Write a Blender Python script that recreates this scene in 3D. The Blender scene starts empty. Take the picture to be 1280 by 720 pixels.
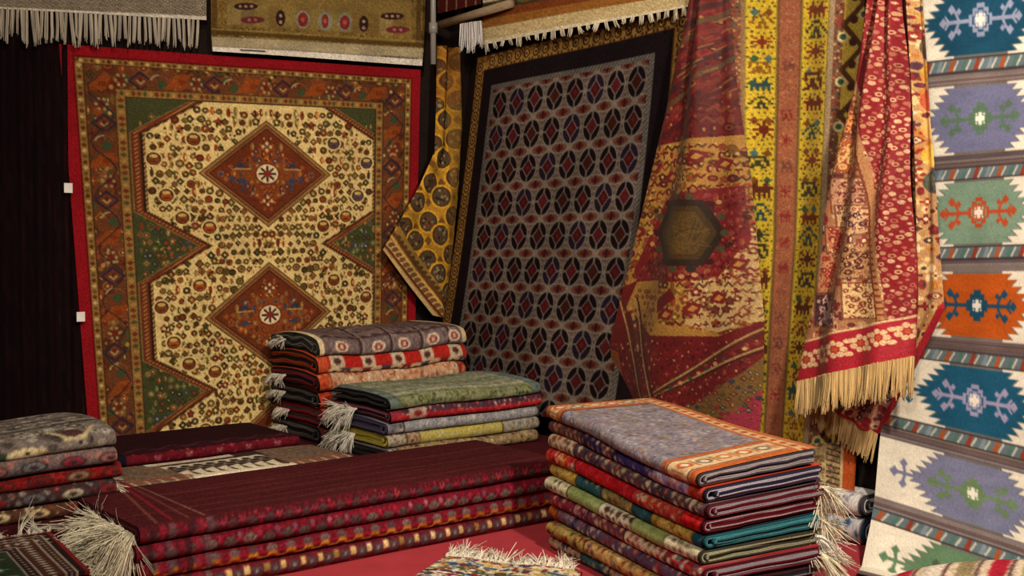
import bpy, math, random
import numpy as np

# ------------------------------------------------------------------ camera, world, lights, exposure
F, HZ, CAMH = 1450.0, 300.0, 1.06
PITCH = math.atan((360 - HZ) / F)
scene = bpy.context.scene
cd = bpy.data.cameras.new('camera'); cd.sensor_width = 36.0; cd.lens = F / 1280 * 36
cd.clip_start = 0.05
cam = bpy.data.objects.new('camera', cd); scene.collection.objects.link(cam)
cam.location = (0, 0, CAMH); cam.rotation_euler = (math.pi / 2 - PITCH, 0, 0)
scene.camera = cam
vs = scene.view_settings
vs.view_transform = 'Standard'; vs.look = 'None'; vs.gamma = 1.0; vs.exposure = 0.0
vs.use_curve_mapping = False
w = bpy.data.worlds.new('world'); scene.world = w; w.use_nodes = True
w.node_tree.nodes['Background'].inputs['Color'].default_value = (1.0, 0.86, 0.70, 1)
w.node_tree.nodes['Background'].inputs['Strength'].default_value = 0.055


def lamp(name, loc, target, power, color, size, angle, blend=0.6):
    l = bpy.data.lights.new(name, 'SPOT'); l.energy = power; l.color = color
    l.shadow_soft_size = size; l.spot_size = math.radians(angle); l.spot_blend = blend
    o = bpy.data.objects.new(name, l); scene.collection.objects.link(o); o.location = loc
    d = np.array(target) - np.array(loc)
    o.rotation_euler = (math.acos(-d[2] / np.linalg.norm(d)) * 1.0, 0, math.atan2(d[1], d[0]) - math.pi / 2)
    return o


WARM = (1.0, 0.85, 0.66)
lamp('warm_spot', (1.25, 1.35, 2.65), (0.95, 4.1, 0.7), 470, WARM, 0.10, 90, 0.7)
lamp('warm_spot', (-0.55, 2.3, 2.95), (-1.0, 5.1, 0.9), 125, WARM, 0.14, 95, 0.8)  # unseen fill lamp, added to light the left wall weakly
lamp('warm_spot', (-0.35, 0.2, 2.5), (0.1, 4.6, 0.5), 230, WARM, 0.25, 90, 0.8)  # unseen frontal fill, added to brighten the stack faces

# ------------------------------------------------------------------ room frame: two walls meeting in a corner
_n = math.hypot(1165.0, F)
RD = np.array([1165 / _n, -F / _n, 0])        # along the right wall, from the corner towards the camera
LD = np.array([-F / _n, -1165 / _n, 0])       # along the left wall, from the corner
CORNER = np.array([(563 - 640) / F * 6.1, 6.1, 0.0])
CAM = np.array([0, 0, CAMH])
UP = np.array([0, 0, 1.0])


def ray(x, y):
    x = np.asarray(x, float); y = np.asarray(y, float)
    dx = (x - 640) / F; dz = -(y - 360) / F
    c, s = math.cos(PITCH), math.sin(PITCH)
    return np.stack([dx, c + dz * s, -s + dz * c], -1)


def on_plane(x, y, off, nrm):
    """point of a vertical plane (parallel to a wall, off metres in front of it) seen in direction x, y"""
    d = ray(x, y)
    k = (CORNER - CAM) @ nrm + np.asarray(off, float)
    return CAM + d * (k / (d @ nrm))[..., None]


def on_left(x, y, off): return on_plane(x, y, off, RD)
def on_right(x, y, off): return on_plane(x, y, off, LD)
def on_level(x, y, z):
    d = ray(x, y); return CAM + d * ((z - CAMH) / d[..., 2])[..., None]
def room(a, perp, z=0.0): return CORNER + LD * a + RD * perp + UP * z    # a along the left wall, perp out of it


def along(px, perp):
    """distance a along the left wall for image column px at perp metres out of the wall"""
    P = on_plane(px, HZ, perp, RD); return float((P - CORNER) @ LD)


# ------------------------------------------------------------------ colour helpers and pattern canvas
def lin(c):
    c = np.asarray(c, float)
    return np.where(c <= 0.04045, c / 12.92, ((c + 0.055) / 1.055) ** 2.4)


def hx(s):
    if not isinstance(s, str): return np.asarray(s, float)
    s = s.lstrip('#'); return np.array([int(s[i:i + 2], 16) for i in (0, 2, 4)]) / 255.0


class Cv:
    """a pattern drawn in its own units; later read at the mesh vertices as a colour attribute"""
    knot = .09
    def __init__(s, x0, x1, y0, y1, res, bg):
        s.x0, s.y0, s.res = x0, y0, res
        s.nx = max(4, int((x1 - x0) * res)); s.ny = max(4, int((y1 - y0) * res))
        s.x1, s.y1 = x1, y1
        s.im = np.empty((s.ny, s.nx, 3), np.float32); s.im[:] = hx(bg)
        X = x0 + (np.arange(s.nx) + .5) / res; Y = y0 + (np.arange(s.ny) + .5) / res
        s.X, s.Y = np.meshgrid(X.astype(np.float32), Y.astype(np.float32))
    def win(s, xa, xb, ya, yb):
        i0 = max(0, int((xa - s.x0) * s.res) - 1); i1 = min(s.nx, int((xb - s.x0) * s.res) + 2)
        j0 = max(0, int((ya - s.y0) * s.res) - 1); j1 = min(s.ny, int((yb - s.y0) * s.res) + 2)
        if i1 <= i0 or j1 <= j0: return None
        sl = (slice(j0, j1), slice(i0, i1)); return sl, s.X[sl], s.Y[sl]
    def put(s, m, c, sl=None, a=1.0):
        t = s.im if sl is None else s.im[sl]
        t[m] = t[m] * (1 - a) + hx(c) * a
    def rect(s, xa, ya, xb, yb, c, a=1.0):
        q = s.win(xa, xb, ya, yb)
        if q: sl, X, Y = q; s.put((X >= xa) & (X < xb) & (Y >= ya) & (Y < yb), c, sl, a)
    def ell(s, cx, cy, rx, ry, c, inner=0.0, a=1.0):
        q = s.win(cx - rx, cx + rx, cy - ry, cy + ry)
        if q:
            sl, X, Y = q; d = ((X - cx) / rx) ** 2 + ((Y - cy) / ry) ** 2
            s.put((d < 1) & (d >= inner * inner), c, sl, a)
    def dia(s, cx, cy, rx, ry, c, inner=0.0, a=1.0):
        q = s.win(cx - rx, cx + rx, cy - ry, cy + ry)
        if q:
            sl, X, Y = q; d = abs(X - cx) / rx + abs(Y - cy) / ry
            s.put((d < 1) & (d >= inner), c, sl, a)
    def poly(s, pts, c, a=1.0):
        xs = [p[0] for p in pts]; ys = [p[1] for p in pts]
        q = s.win(min(xs), max(xs), min(ys), max(ys))
        if not q: return
        sl, X, Y = q; m = np.zeros(X.shape, bool)
        for i in range(len(pts)):
            xa, ya = pts[i]; xb, yb = pts[i - 1]
            if ya == yb: continue
            m ^= ((ya > Y) != (yb > Y)) & (X < (xb - xa) * (Y - ya) / (yb - ya) + xa)
        s.put(m, c, sl, a)
    def line(s, pts, wd, c, a=1.0):
        for (xa, ya), (xb, yb) in zip(pts[:-1], pts[1:]):
            q = s.win(min(xa, xb) - wd, max(xa, xb) + wd, min(ya, yb) - wd, max(ya, yb) + wd)
            if not q: continue
            sl, X, Y = q; L2 = max(1e-12, (xb - xa) ** 2 + (yb - ya) ** 2)
            t = np.clip(((X - xa) * (xb - xa) + (Y - ya) * (yb - ya)) / L2, 0, 1)
            d = np.hypot(X - xa - t * (xb - xa), Y - ya - t * (yb - ya))
            s.put(d < wd / 2, c, sl, a)
    def bmp(s, rows, cx, cy, wd, ht, pal, flip=False):
        nr = len(rows); nc = max(len(r) for r in rows)
        q = s.win(cx - wd / 2, cx + wd / 2, cy - ht / 2, cy + ht / 2)
        if not q: return
        sl, X, Y = q
        i = np.floor((X - cx + wd / 2) / wd * nc).astype(int); j = np.floor((Y - cy + ht / 2) / ht * nr).astype(int)
        ok = (i >= 0) & (i < nc) & (j >= 0) & (j < nr)
        if flip: i = nc - 1 - i
        g = np.array([[ord(ch) for ch in r.ljust(nc, '.')] for r in rows])
        v = g[np.clip(j, 0, nr - 1), np.clip(i, 0, nc - 1)]
        for k, c in pal.items(): s.put(ok & (v == ord(k)), c, sl)
    def motif(s, kind, x, y, r, c, rim, dot):
        if kind == 0:
            s.ell(x, y, r, r * .85, rim); s.ell(x, y, r * .68, r * .55, c); s.ell(x, y, r * .28, r * .25, dot)
        elif kind == 1:
            s.dia(x, y, r * 1.1, r, rim); s.dia(x, y, r * .7, r * .62, c); s.dia(x, y, r * .3, r * .3, dot)
        elif kind == 2:
            for k in range(5):
                t = k * 1.2566 - 1.57; s.ell(x + r * .62 * math.cos(t), y + r * .62 * math.sin(t), r * .42, r * .42, rim if k % 2 else c)
            s.ell(x, y, r * .35, r * .35, dot)
        elif kind == 3:
            s.rect(x - r, y - r * .3, x + r, y + r * .3, c); s.rect(x - r * .3, y - r, x + r * .3, y + r, c)
            s.ell(x, y, r * .3, r * .3, dot)
        elif kind == 4:
            s.ell(x, y, r * .5, r, c); s.ell(x + r * .2, y, r * .2, r * .5, dot)
        elif kind == 6:
            s.line([(x - r, y + r * .4), (x - r * .35, y - r * .5), (x + r * .35, y + r * .4), (x + r, y - r * .5)], r * .38, c); s.ell(x, y - r * .7, r * .25, r * .25, dot)
        elif kind == 7:
            s.ell(x - r * .4, y, r * .45, r * .3, c); s.ell(x + r * .4, y - r * .2, r * .45, r * .3, rim); s.line([(x, y + r), (x, y - r * .6)], r * .22, rim); s.ell(x, y - r * .7, r * .3, r * .35, dot)
        else:
            s.ell(x, y, r * .8, r * .8, c)
    def scatter(s, sp, cols, rims, dots, rng, box=None, where=None, size=(.3, .5), kinds=(0, 1, 2, 3, 4, 5), sym=None, spy=None):
        xa, xb, ya, yb = box or (s.x0, s.x1, s.y0, s.y1); spy = spy or sp
        r = 0; y = ya + spy / 2
        while y < yb:
            x = xa + sp * (.5 if r % 2 else 1.0)
            while x < xb:
                px = x + rng.uniform(-.22, .22) * sp; py = y + rng.uniform(-.22, .22) * spy
                if where is None or where(px, py):
                    a = (rng.choice(kinds), rng.uniform(*size) * min(sp, spy), rng.choice(cols), rng.choice(rims), rng.choice(dots))
                    s.motif(a[0], px, py, *a[1:])
                    if sym is not None: s.motif(a[0], 2 * sym - px, py, *a[1:])
                x += sp
            y += spy; r += 1
    def mottle(s, amt, n, seed):
        g = np.random.default_rng(seed).random((n + 2, n + 2)).astype(np.float32)
        fx = (s.X - s.x0) / (s.x1 - s.x0) * n; fy = (s.Y - s.y0) / (s.y1 - s.y0) * n
        i = np.clip(fx.astype(int), 0, n); j = np.clip(fy.astype(int), 0, n); fx = fx - i; fy = fy - j
        v = (g[j, i] * (1 - fx) + g[j, i + 1] * fx) * (1 - fy) + (g[j + 1, i] * (1 - fx) + g[j + 1, i + 1] * fx) * fy
        s.im *= (1 + amt * (v - .5) * 2)[..., None]
    def read(s, X, Y):
        im = s.im; b = im.copy()
        b[1:-1, 1:-1] = (im[1:-1, 1:-1] * 2 + im[:-2, 1:-1] + im[2:, 1:-1] + im[1:-1, :-2] + im[1:-1, 2:]) / 6
        fx = np.clip((np.asarray(X) - s.x0) * s.res - .5, 0, s.nx - 1.001); fy = np.clip((np.asarray(Y) - s.y0) * s.res - .5, 0, s.ny - 1.001)
        i = fx.astype(int); j = fy.astype(int); fx = (fx - i)[..., None]; fy = (fy - j)[..., None]
        v = (b[j, i] * (1 - fx) + b[j, i + 1] * fx) * (1 - fy) + (b[j + 1, i] * (1 - fx) + b[j + 1, i + 1] * fx) * fy
        kn = np.random.default_rng(int(s.nx * 7 + s.ny)).normal(1, s.knot, v.shape[:-1])[..., None]
        return np.clip(v * kn, 0, 1)


# ------------------------------------------------------------------ materials (all node based; patterns come from the colour attribute)
def cloth(name, rough=.95, spec=.05, sheen=.0, fine=.22, bump=.35, scale=420.0, aniso=(1, 1, 1), base=None):
    m = bpy.data.materials.new(name); m.use_nodes = True; nt = m.node_tree; N = nt.nodes; Lk = nt.links
    b = N['Principled BSDF']; b.inputs['Roughness'].default_value = rough
    b.inputs['Specular IOR Level'].default_value = spec
    b.inputs['Sheen Weight'].default_value = sheen; b.inputs['Sheen Roughness'].default_value = .5
    tc = N.new('ShaderNodeTexCoord'); mp = N.new('ShaderNodeMapping'); mp.inputs['Scale'].default_value = aniso
    Lk.new(tc.outputs['Object'], mp.inputs['Vector'])
    n1 = N.new('ShaderNodeTexNoise'); n1.inputs['Scale'].default_value = scale; n1.inputs['Detail'].default_value = 3
    n2 = N.new('ShaderNodeTexNoise'); n2.inputs['Scale'].default_value = 9; n2.inputs['Detail'].default_value = 4
    Lk.new(mp.outputs[0], n1.inputs['Vector']); Lk.new(mp.outputs[0], n2.inputs['Vector'])
    r1 = N.new('ShaderNodeMapRange'); r1.inputs['From Min'].default_value = .3; r1.inputs['From Max'].default_value = .7
    r1.inputs['To Min'].default_value = 1 - fine; r1.inputs['To Max'].default_value = 1 + fine
    Lk.new(n1.outputs['Fac'], r1.inputs['Value'])
    r2 = N.new('ShaderNodeMapRange'); r2.inputs['From Min'].default_value = .3; r2.inputs['From Max'].default_value = .7
    r2.inputs['To Min'].default_value = .9; r2.inputs['To Max'].default_value = 1.1
    Lk.new(n2.outputs['Fac'], r2.inputs['Value'])
    mu = N.new('ShaderNodeMath'); mu.operation = 'MULTIPLY'; Lk.new(r1.outputs[0], mu.inputs[0]); Lk.new(r2.outputs[0], mu.inputs[1])
    vm = N.new('ShaderNodeVectorMath'); vm.operation = 'SCALE'; Lk.new(mu.outputs[0], vm.inputs['Scale'])
    if base is None:
        at = N.new('ShaderNodeAttribute'); at.attribute_name = 'Col'; Lk.new(at.outputs['Color'], vm.inputs[0])
    else:
        vm.inputs[0].default_value = tuple(lin(hx(base)))
    Lk.new(vm.outputs[0], b.inputs['Base Color'])
    bp = N.new('ShaderNodeBump'); bp.inputs['Strength'].default_value = bump; bp.inputs['Distance'].default_value = .004
    Lk.new(n1.outputs['Fac'], bp.inputs['Height']); Lk.new(bp.outputs[0], b.inputs['Normal'])
    return m


WOOL = cloth('wool_pile')
SILK = cloth('silky_pile', rough=.55, spec=.22, sheen=.06, fine=.22, bump=.4)
FLAT = cloth('flat_weave', rough=.9, fine=.12, bump=.4, scale=260, aniso=(1, 1, 3))
LAYER = cloth('rug_backing', fine=.3, bump=.5, scale=300)
FRINGE = cloth('cotton_fringe', rough=.85, fine=.1, bump=.1, sheen=.05)
FLOORM = cloth('red_floor_cloth', base='#a83a44', fine=.10, bump=.25, scale=500)
PLINTHM = cloth('maroon_plinth_cloth', base='#43161b', fine=.12, bump=.25, scale=400)
WALLM = cloth('dark_wall_cloth', base='#221a19', fine=.15, bump=.2, scale=60)
STEEL = cloth('grey_painted_steel', base='#8d8a86', rough=.4, spec=.5, sheen=0, fine=.05, bump=.02, scale=80)
WOOD = cloth('weathered_wood', base='#8d7a63', rough=.8, sheen=0, fine=.25, bump=.3, scale=40, aniso=(1, 1, 6))
TAGM = cloth('white_paper', base='#e8e6e2', rough=.7, sheen=0, fine=.03, bump=.02)

# ------------------------------------------------------------------ object helpers
COL = scene.collection


def thing(name, label, cat, base, group=None):
    o = bpy.data.objects.new(name, None); o.empty_display_size = .1; COL.objects.link(o)
    o.location = tuple(base); o['label'] = label; o['category'] = cat
    if group: o['group'] = group
    return o


def raw_mesh(name, V, Q, colr, mat, parent=None, base=None, smooth=True, kind=None):
    """V (n,3) world points, Q (m,4) quads, colr (n,3) display colours"""
    if parent is not None: base = np.array(parent.location)
    if base is None: base = np.zeros(3)
    V = np.asarray(V, np.float32) - np.asarray(base, np.float32); Q = np.asarray(Q, np.int32)
    me = bpy.data.meshes.new(name)
    me.vertices.add(len(V)); me.vertices.foreach_set('co', V.ravel())
    me.loops.add(Q.size); me.loops.foreach_set('vertex_index', Q.ravel())
    me.polygons.add(len(Q)); me.polygons.foreach_set('loop_start', np.arange(0, Q.size, 4, dtype=np.int32))
    me.polygons.foreach_set('use_smooth', np.full(len(Q), smooth, bool))
    me.update(calc_edges=True)
    if colr is not None:
        c = np.ones((len(V), 4), np.float32); c[:, :3] = lin(np.clip(colr, 0, 1))
        at = me.color_attributes.new('Col', 'FLOAT_COLOR', 'POINT'); at.data.foreach_set('color', c.ravel())
    me.materials.append(mat)
    o = bpy.data.objects.new(name, me); COL.objects.link(o)
    if parent is not None: o.parent = parent
    else: o.location = tuple(base)
    if kind: o['kind'] = kind
    return o


def gridq(ny, nx, o=0):
    i = np.arange(ny - 1)[:, None] * nx + np.arange(nx - 1)[None] + o
    return np.stack([i, i + nx, i + nx + 1, i + 1], -1).reshape(-1, 4)


def sheet(name, P, colr, mat, parent=None, base=None, thick=.008, back='#4a3a33', toward=None, kind=None, bk=4):
    """a cloth with thickness: dense patterned face, rim, coarser back"""
    ny, nx = P.shape[:2]
    du = np.gradient(P, axis=1); dv = np.gradient(P, axis=0); n = np.cross(du, dv)
    n /= np.maximum(1e-9, np.linalg.norm(n, axis=-1))[..., None]
    if toward is None: toward = CAM - P.reshape(-1, 3).mean(0)
    if (n.reshape(-1, 3).mean(0) @ toward) < 0: n = -n
    B = P - n * thick
    V = [P.reshape(-1, 3)]; C = [colr.reshape(-1, 3)]; Q = [gridq(ny, nx)]; off = ny * nx
    ring = np.concatenate([np.arange(nx), (np.arange(1, ny) * nx + nx - 1), (ny - 1) * nx + np.arange(nx - 2, -1, -1), np.arange(ny - 2, 0, -1) * nx])
    m = len(ring)
    V += [P.reshape(-1, 3)[ring], B.reshape(-1, 3)[ring]]; rc = colr.reshape(-1, 3)[ring] * .8; C += [rc, rc]
    k = np.arange(m); k2 = (k + 1) % m
    Q.append(np.stack([off + k, off + k2, off + m + k2, off + m + k], -1)); off += 2 * m
    jj = np.unique(np.linspace(0, ny - 1, max(2, ny // bk)).astype(int)); ii = np.unique(np.linspace(0, nx - 1, max(2, nx // bk)).astype(int))
    S = B[np.ix_(jj, ii)]; V.append(S.reshape(-1, 3)); C.append(np.tile(hx(back), (len(jj) * len(ii), 1))); Q.append(gridq(len(jj), len(ii), off))
    return raw_mesh(name, np.concatenate(V), np.concatenate(Q), np.concatenate(C), mat, parent, base, kind=kind)


def tag(o, label, cat, group=None):
    o['label'] = label; o['category'] = cat
    if group: o['group'] = group
    return o


def resample(pts, n):
    p = np.array(pts, float); d = np.r_[0, np.cumsum(np.hypot(*np.diff(p[:, :2], axis=0).T))]
    t = np.linspace(0, d[-1], n); return np.stack([np.interp(t, d, p[:, k]) for k in range(p.shape[1])], -1)


def fringe(name, parent, starts, dirs, length, col, seed, wd=.0022, droop=.3, spread=.25, base=None, n=None, curl=.15, tuft=9):
    """strands of yarn; starts/dirs (m,3) polylines sampled n times"""
    g = np.random.default_rng(seed); S = np.asarray(starts, float); Dv = np.asarray(dirs, float)
    if n is not None:
        t = np.linspace(0, len(S) - 1, n); k = np.minimum(t.astype(int), len(S) - 2); f = (t - k)[:, None]
        S = S[k] * (1 - f) + S[k + 1] * f; Dv = Dv[k] * (1 - f) + Dv[k + 1] * f
    n = len(S); nt = max(2, n // tuft); tid = (np.arange(n) * nt // n)
    lead = (tid * n + n // 2) // nt; lead = np.minimum(lead, n - 1)
    S = S * .45 + S[lead] * .55 + g.normal(0, .0015, (n, 3))
    ln = length * (g.uniform(.75, 1.1, nt)[tid] * g.uniform(.85, 1.05, n))[:, None]
    d = Dv + g.normal(0, spread, (nt, 3))[tid] + g.normal(0, spread * .35, (n, 3)); d /= np.linalg.norm(d, axis=1)[:, None]
    bend = g.normal(0, curl, (nt, 3))[tid] + g.normal(0, curl * .5, (n, 3)); R = 5; V = []; C = []
    a = np.cross(d, g.normal(0, 1, (n, 3))); a /= np.linalg.norm(a, axis=1)[:, None]; b = np.cross(d, a)
    base_c = hx(col) * g.uniform(.82, 1.08, n)[:, None]
    for r in range(R):
        t = r / (R - 1); p = S + d * ln * t + (bend * ln + np.array([0, 0, -1]) * droop * ln) * t * t
        p[:, 2] = np.maximum(p[:, 2], .003)
        rad = wd * (1 - .55 * t) * (1 + .25 * math.sin(3 * t))
        for q in range(3):
            an = q * 2.0944; V.append(p + (a * math.cos(an) + b * math.sin(an)) * rad); C.append(base_c)
    V = np.stack(V, 1); C = np.stack(C, 1)   # n, R*3, 3
    o = np.arange(n)[:, None, None] * (R * 3); Q = []
    for r in range(R - 1):
        for q in range(3):
            q2 = (q + 1) % 3; Q.append([r * 3 + q, r * 3 + q2, r * 3 + 3 + q2, r * 3 + 3 + q])
    Q = (np.array(Q)[None] + o).reshape(-1, 4)
    return raw_mesh(name, V.reshape(-1, 3), Q, np.clip(C.reshape(-1, 3), 0, 1), FRINGE, parent, base, kind='stuff')


def box_mesh(name, lo, hi, ax, ay, mat, parent=None, base=None):
    """oriented box; lo/hi in the (ax, ay, z) frame"""
    V = [np.array(ax) * x + np.array(ay) * y + UP * z for z in (lo[2], hi[2]) for y in (lo[1], hi[1]) for x in (lo[0], hi[0])]
    Q = [[0, 2, 3, 1], [4, 5, 7, 6], [0, 1, 5, 4], [2, 6, 7, 3], [0, 4, 6, 2], [1, 3, 7, 5]]
    return raw_mesh(name, V, Q, None, mat, parent, base, smooth=False)


def struct(o): o['kind'] = 'structure'; return o


# ------------------------------------------------------------------ the setting
def slab(name, c, ax, ay, lo, hi, mat):
    o = box_mesh(name, lo, hi, ax, ay, mat); o.location = tuple(c); return struct(o)


slab('floor', (0, 0, 0), (1, 0, 0), (0, 1, 0), (-3.2, 0.6, -.06), (3.6, 7.2, 0), FLOORM)
slab('wall_left', CORNER, LD, RD, (-.1, -.1, 0), (3.4, 0, 3.0), WALLM)
slab('wall_right', CORNER, RD, LD, (0, -.1, 0), (4.8, 0, 3.0), WALLM)
PL = .17
slab('trim_1', CORNER, LD, RD, (.16, .004, 0), (2.9, 1.22, PL), PLINTHM)     # low plinth under the rear stacks


def smooth_noise(seed):
    g = np.random.default_rng(seed); k = g.uniform(.6, 1.6, (5, 2)); p = g.uniform(0, 6.28, 5)
    return lambda x, y: sum(np.sin(k[i, 0] * x + k[i, 1] * y * (-1) ** i + p[i]) for i in range(5)) / 5


# ================================================================== hanging textiles
def quad_rug(corners, nx, ny, wall, off, bulge=.008, seed=1, bottom_off=0.0):
    """corners TL TR BR BL in (distance along wall, height)"""
    s = np.linspace(0, 1, nx)[None, :, None]; t = np.linspace(0, 1, ny)[:, None, None]
    c = [np.array(p, float) for p in corners]
    q = (c[0] * (1 - s) + c[1] * s) * (1 - t) + (c[3] * (1 - s) + c[2] * s) * t
    f = smooth_noise(seed); S = s[..., 0]; T = t[..., 0]
    o = off + bulge * f(S * 7, T * 4) + bottom_off * T * T
    ax, nr = (LD, RD) if wall == 'L' else (RD, LD)
    return CORNER + ax * q[..., :1] + UP * q[..., 1:] + nr * o[..., None]


def px_rug(left, right, nx, ny, wall, off, fold=None, top_row=None):
    """edges given as (x, y, out) polylines; out = metres off the wall. returns points and design coordinates"""
    l = resample([(p + (0,))[:3] if len(p) < 3 else p for p in left], ny); r = resample([(p + (0,))[:3] if len(p) < 3 else p for p in right], ny)
    s = np.linspace(0, 1, nx)[None, :, None]; D = l[:, None] * (1 - s) + r[:, None] * s
    T = np.linspace(0, 1, ny)[:, None] + 0 * s[..., 0]; S = s[..., 0] + 0 * T
    P = (on_left if wall == 'L' else on_right)(D[..., 0], D[..., 1], off + D[..., 2])
    if fold is not None: P = P + (RD if wall == 'L' else LD) * fold(S, T)[..., None]
    return P, D[..., 0], D[..., 1], S, T


# ---- 1 dark curtain at far left
def curtain():
    nx, ny = 120, 40
    s = np.linspace(0, 1, nx)[None]; t = np.linspace(0, 1, ny)[:, None]
    a = 2.75 - (2.75 - 1.935) * s + 0 * t; z = 1.875 * (1 - t) + .03 * t + 0 * s
    o = .03 + .012 * np.sin(s * 75 + .5 * np.sin(t * 3)) + .005 * np.sin(s * 31)
    P = CORNER + LD * a[..., None] + UP * z[..., None] + RD * o[..., None]
    c = Cv(0, 1, 0, 1, 200, '#150b0d'); g = random.Random(4)
    for k in range(60):
        x = g.random(); c.rect(x, 0, x + g.uniform(.004, .02), 1, g.choice(['#120a0c', '#1c0d10', '#160e10', '#230f12', '#0e080a']))
    for k in range(500):
        x, y = g.random(), g.random(); c.rect(x, y, x + .006, y + .03, '#2c1517', .5)
    return tag(sheet('curtain', P, c.read(s + 0 * t, t + 0 * s), WOOL, base=room(2.3, .03, .03), bk=1, back='#150b0d'), 'nearly black ribbed curtain hanging beside the red-edged rug', 'curtain')


curtain()

# ---- 2 medallion rug
def medallion_rug():
    W, Hh = 1.79, 1.86; nx, ny = 460, 478; rg = random.Random(7)
    c = Cv(0, W, 0, Hh, 520, '#7c4a26'); X, Y = c.X, c.Y
    CX = .925
    d = np.minimum(np.minimum(X, W - X), np.where(Y < .05, Y * 1.16, .058 + (Y - .05) * 1.31))
    # main border
    c.put(d > .06, '#6b3a20'); c.mottle(.22, 26, 3)
    c.scatter(.05, ['#8e3f1d', '#6b2c19', '#7f5a2c', '#4c4a2c', '#59362a'], ['#5b2a1a', '#8a5a2c', '#463018'], ['#b07a3c', '#c59a5a', '#3a2a1c'], rg, size=(.35, .6), box=(.05, W - .05, .05, Hh))
    # orange leaves, rosettes and pale hooks down the border
    def border_motifs(px, py, k):
        m = k % 4
        if m == 0:
            c.poly([(px - .07, py + .03), (px - .01, py - .035), (px + .06, py - .04), (px + .03, py + .02)], '#8f4319')
            c.ell(px + .02, py - .005, .02, .012, '#7f3414')
        elif m == 1:
            for q in range(6): c.ell(px + .024 * math.cos(q * 1.047), py + .024 * math.sin(q * 1.047), .007, .007, '#a08658')
            c.ell(px, py, .012, .012, '#6f2418')
        elif m == 2:
            c.dia(px, py, .06, .045, '#3a2a34'); c.dia(px, py, .042, .03, '#6f3420'); c.dia(px, py, .022, .018, '#a08450')
            c.dia(px, py - .006, .014, .012, '#5a2a1c')
        else:
            c.ell(px, py, .045, .034, '#a8966a', inner=.8, a=.9); c.rect(px - .06, py - .006, px + .06, py + .05, '#6b3a20'); c.rect(px + .0, py - .05, px + .06, py + .05, '#6b3a20', .8)
            c.ell(px + .01, py + .012, .022, .018, '#3c4a30')
    k = 0; y = .16
    while y < Hh:
        border_motifs(.155 + rg.uniform(-.012, .012), y, k); border_motifs(W - .155 + rg.uniform(-.012, .012), y, k + 2); k += 1; y += .082
    for q in range(46):
        y = .12 + q * .04
        for xx in (.155, W - .155): c.line([(xx - .055 * math.sin(q * 1.1), y), (xx - .055 * math.sin(q * 1.1 + 1.1), y + .04)], .007, '#33262c', .75)
    x = .25
    while x < W - .2: border_motifs(x, .135, k); k += 1; x += .085
    # guards
    def guard(a, b, base, cols, step):
        c.put((d > a) & (d < b), base)
        m = (a + b) / 2; r = (b - a) * .42; q = 0; y = a
        while y < Hh:
            cc = cols[q % len(cols)]; c.dia(m, y, r, step * .42, cc); c.dia(W - m, y, r, step * .42, cc); q += 1; y += step
        x = a; q = 0
        mt = .05 + (m - .058) / 1.31
        while x < W - a: c.dia(x, mt, step * .42, r / 1.31, cols[q % len(cols)]); q += 1; x += step
    guard(.058, .088, '#8d6a34', ['#5f3018', '#c2a262', '#6d4a22'], .024)
    guard(.222, .262, '#8f6a35', ['#6e3a1a', '#4d4a2a', '#a9803e', '#70301c'], .026)
    c.put((d > .088) & (d < .094), '#4a2a1a'); c.put((d > .216) & (d < .222), '#4a2a1a'); c.put((d > .262) & (d < .268), '#3d2a1a')
    # inner field
    inner = (d > .268)
    c.put(inner, '#414427')
    VM = [.53, 1.185, 1.84]
    inn = lambda x, y: .29 < x < W - .27 and y > .285
    c.scatter(.034, ['#5d6a3c', '#7b3a1f', '#2d3a24', '#8a7a44', '#37405a', '#94552a'], ['#2d3420', '#6a5a30'], ['#b39a58', '#8e3c1c'], rg, where=inn, size=(.35, .55), kinds=(0, 1, 2, 3, 4))
    dv = np.min(np.stack([abs(Y - v) for v in VM]), 0)
    hw = .585 - np.clip(dv - .17, 0, 1) * 1.92
    e = hw - abs(X - CX); top = Y > .212
    inner &= top
    for lo, hi, cc in ((-.075, -.064, '#7d6434'), (-.064, -.022, '#6d2f1b'), (-.022, -.012, '#2f2016'), (-.012, 0, '#b08c52')):
        c.put(inner & (e > lo) & (e <= hi) & (d > .27), cc)
    st = ((X + Y * 1.7) % .03) < .012
    c.put(inner & (e > -.052) & (e < -.032) & st, '#a8763e')
    st2 = ((Y + X) % .02) < .009
    c.put(inner & (e > -.012) & (e <= 0) & st2, '#4a2a1c')
    cream = inner & (e > 0); c.put(cream, '#dcbf7c')
    hwf = lambda x, y: .585 - max(0, min(abs(y - v) for v in VM) - .17) * 1.92 - abs(x - CX)
    md = lambda x, y: min(abs(x - CX) / .335 + abs(y - v) / .24 for v in VM)
    ok = lambda x, y: x < CX + .005 and y > .235 and hwf(x, y) > .018 and md(x, y) > 1.07
    cols = ['#8a3a1e', '#5a5426', '#6b2a1a', '#4c4420', '#8d7436', '#a45a26', '#3f3a20', '#7d6a34']
    rims = ['#4a2c18', '#3c3418', '#5c3a1e', '#2a2418']; dots = ['#c9a55c', '#e0c88a', '#8a3a1e', '#5d2a18']
    # big palmettes first
    c.scatter(.040, cols, rims, dots, rg, where=ok, size=(.36, .54), kinds=(0, 1, 2, 0, 1, 4), sym=CX, box=(.3, CX + .02, .235, Hh))
    c.scatter(.0215, cols, rims, dots, rg, where=lambda x, y: ok(x, y) and rg.random() < .5, size=(.28, .38), kinds=(5, 4, 3), sym=CX, box=(.3, CX + .02, .24, Hh))
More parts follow.
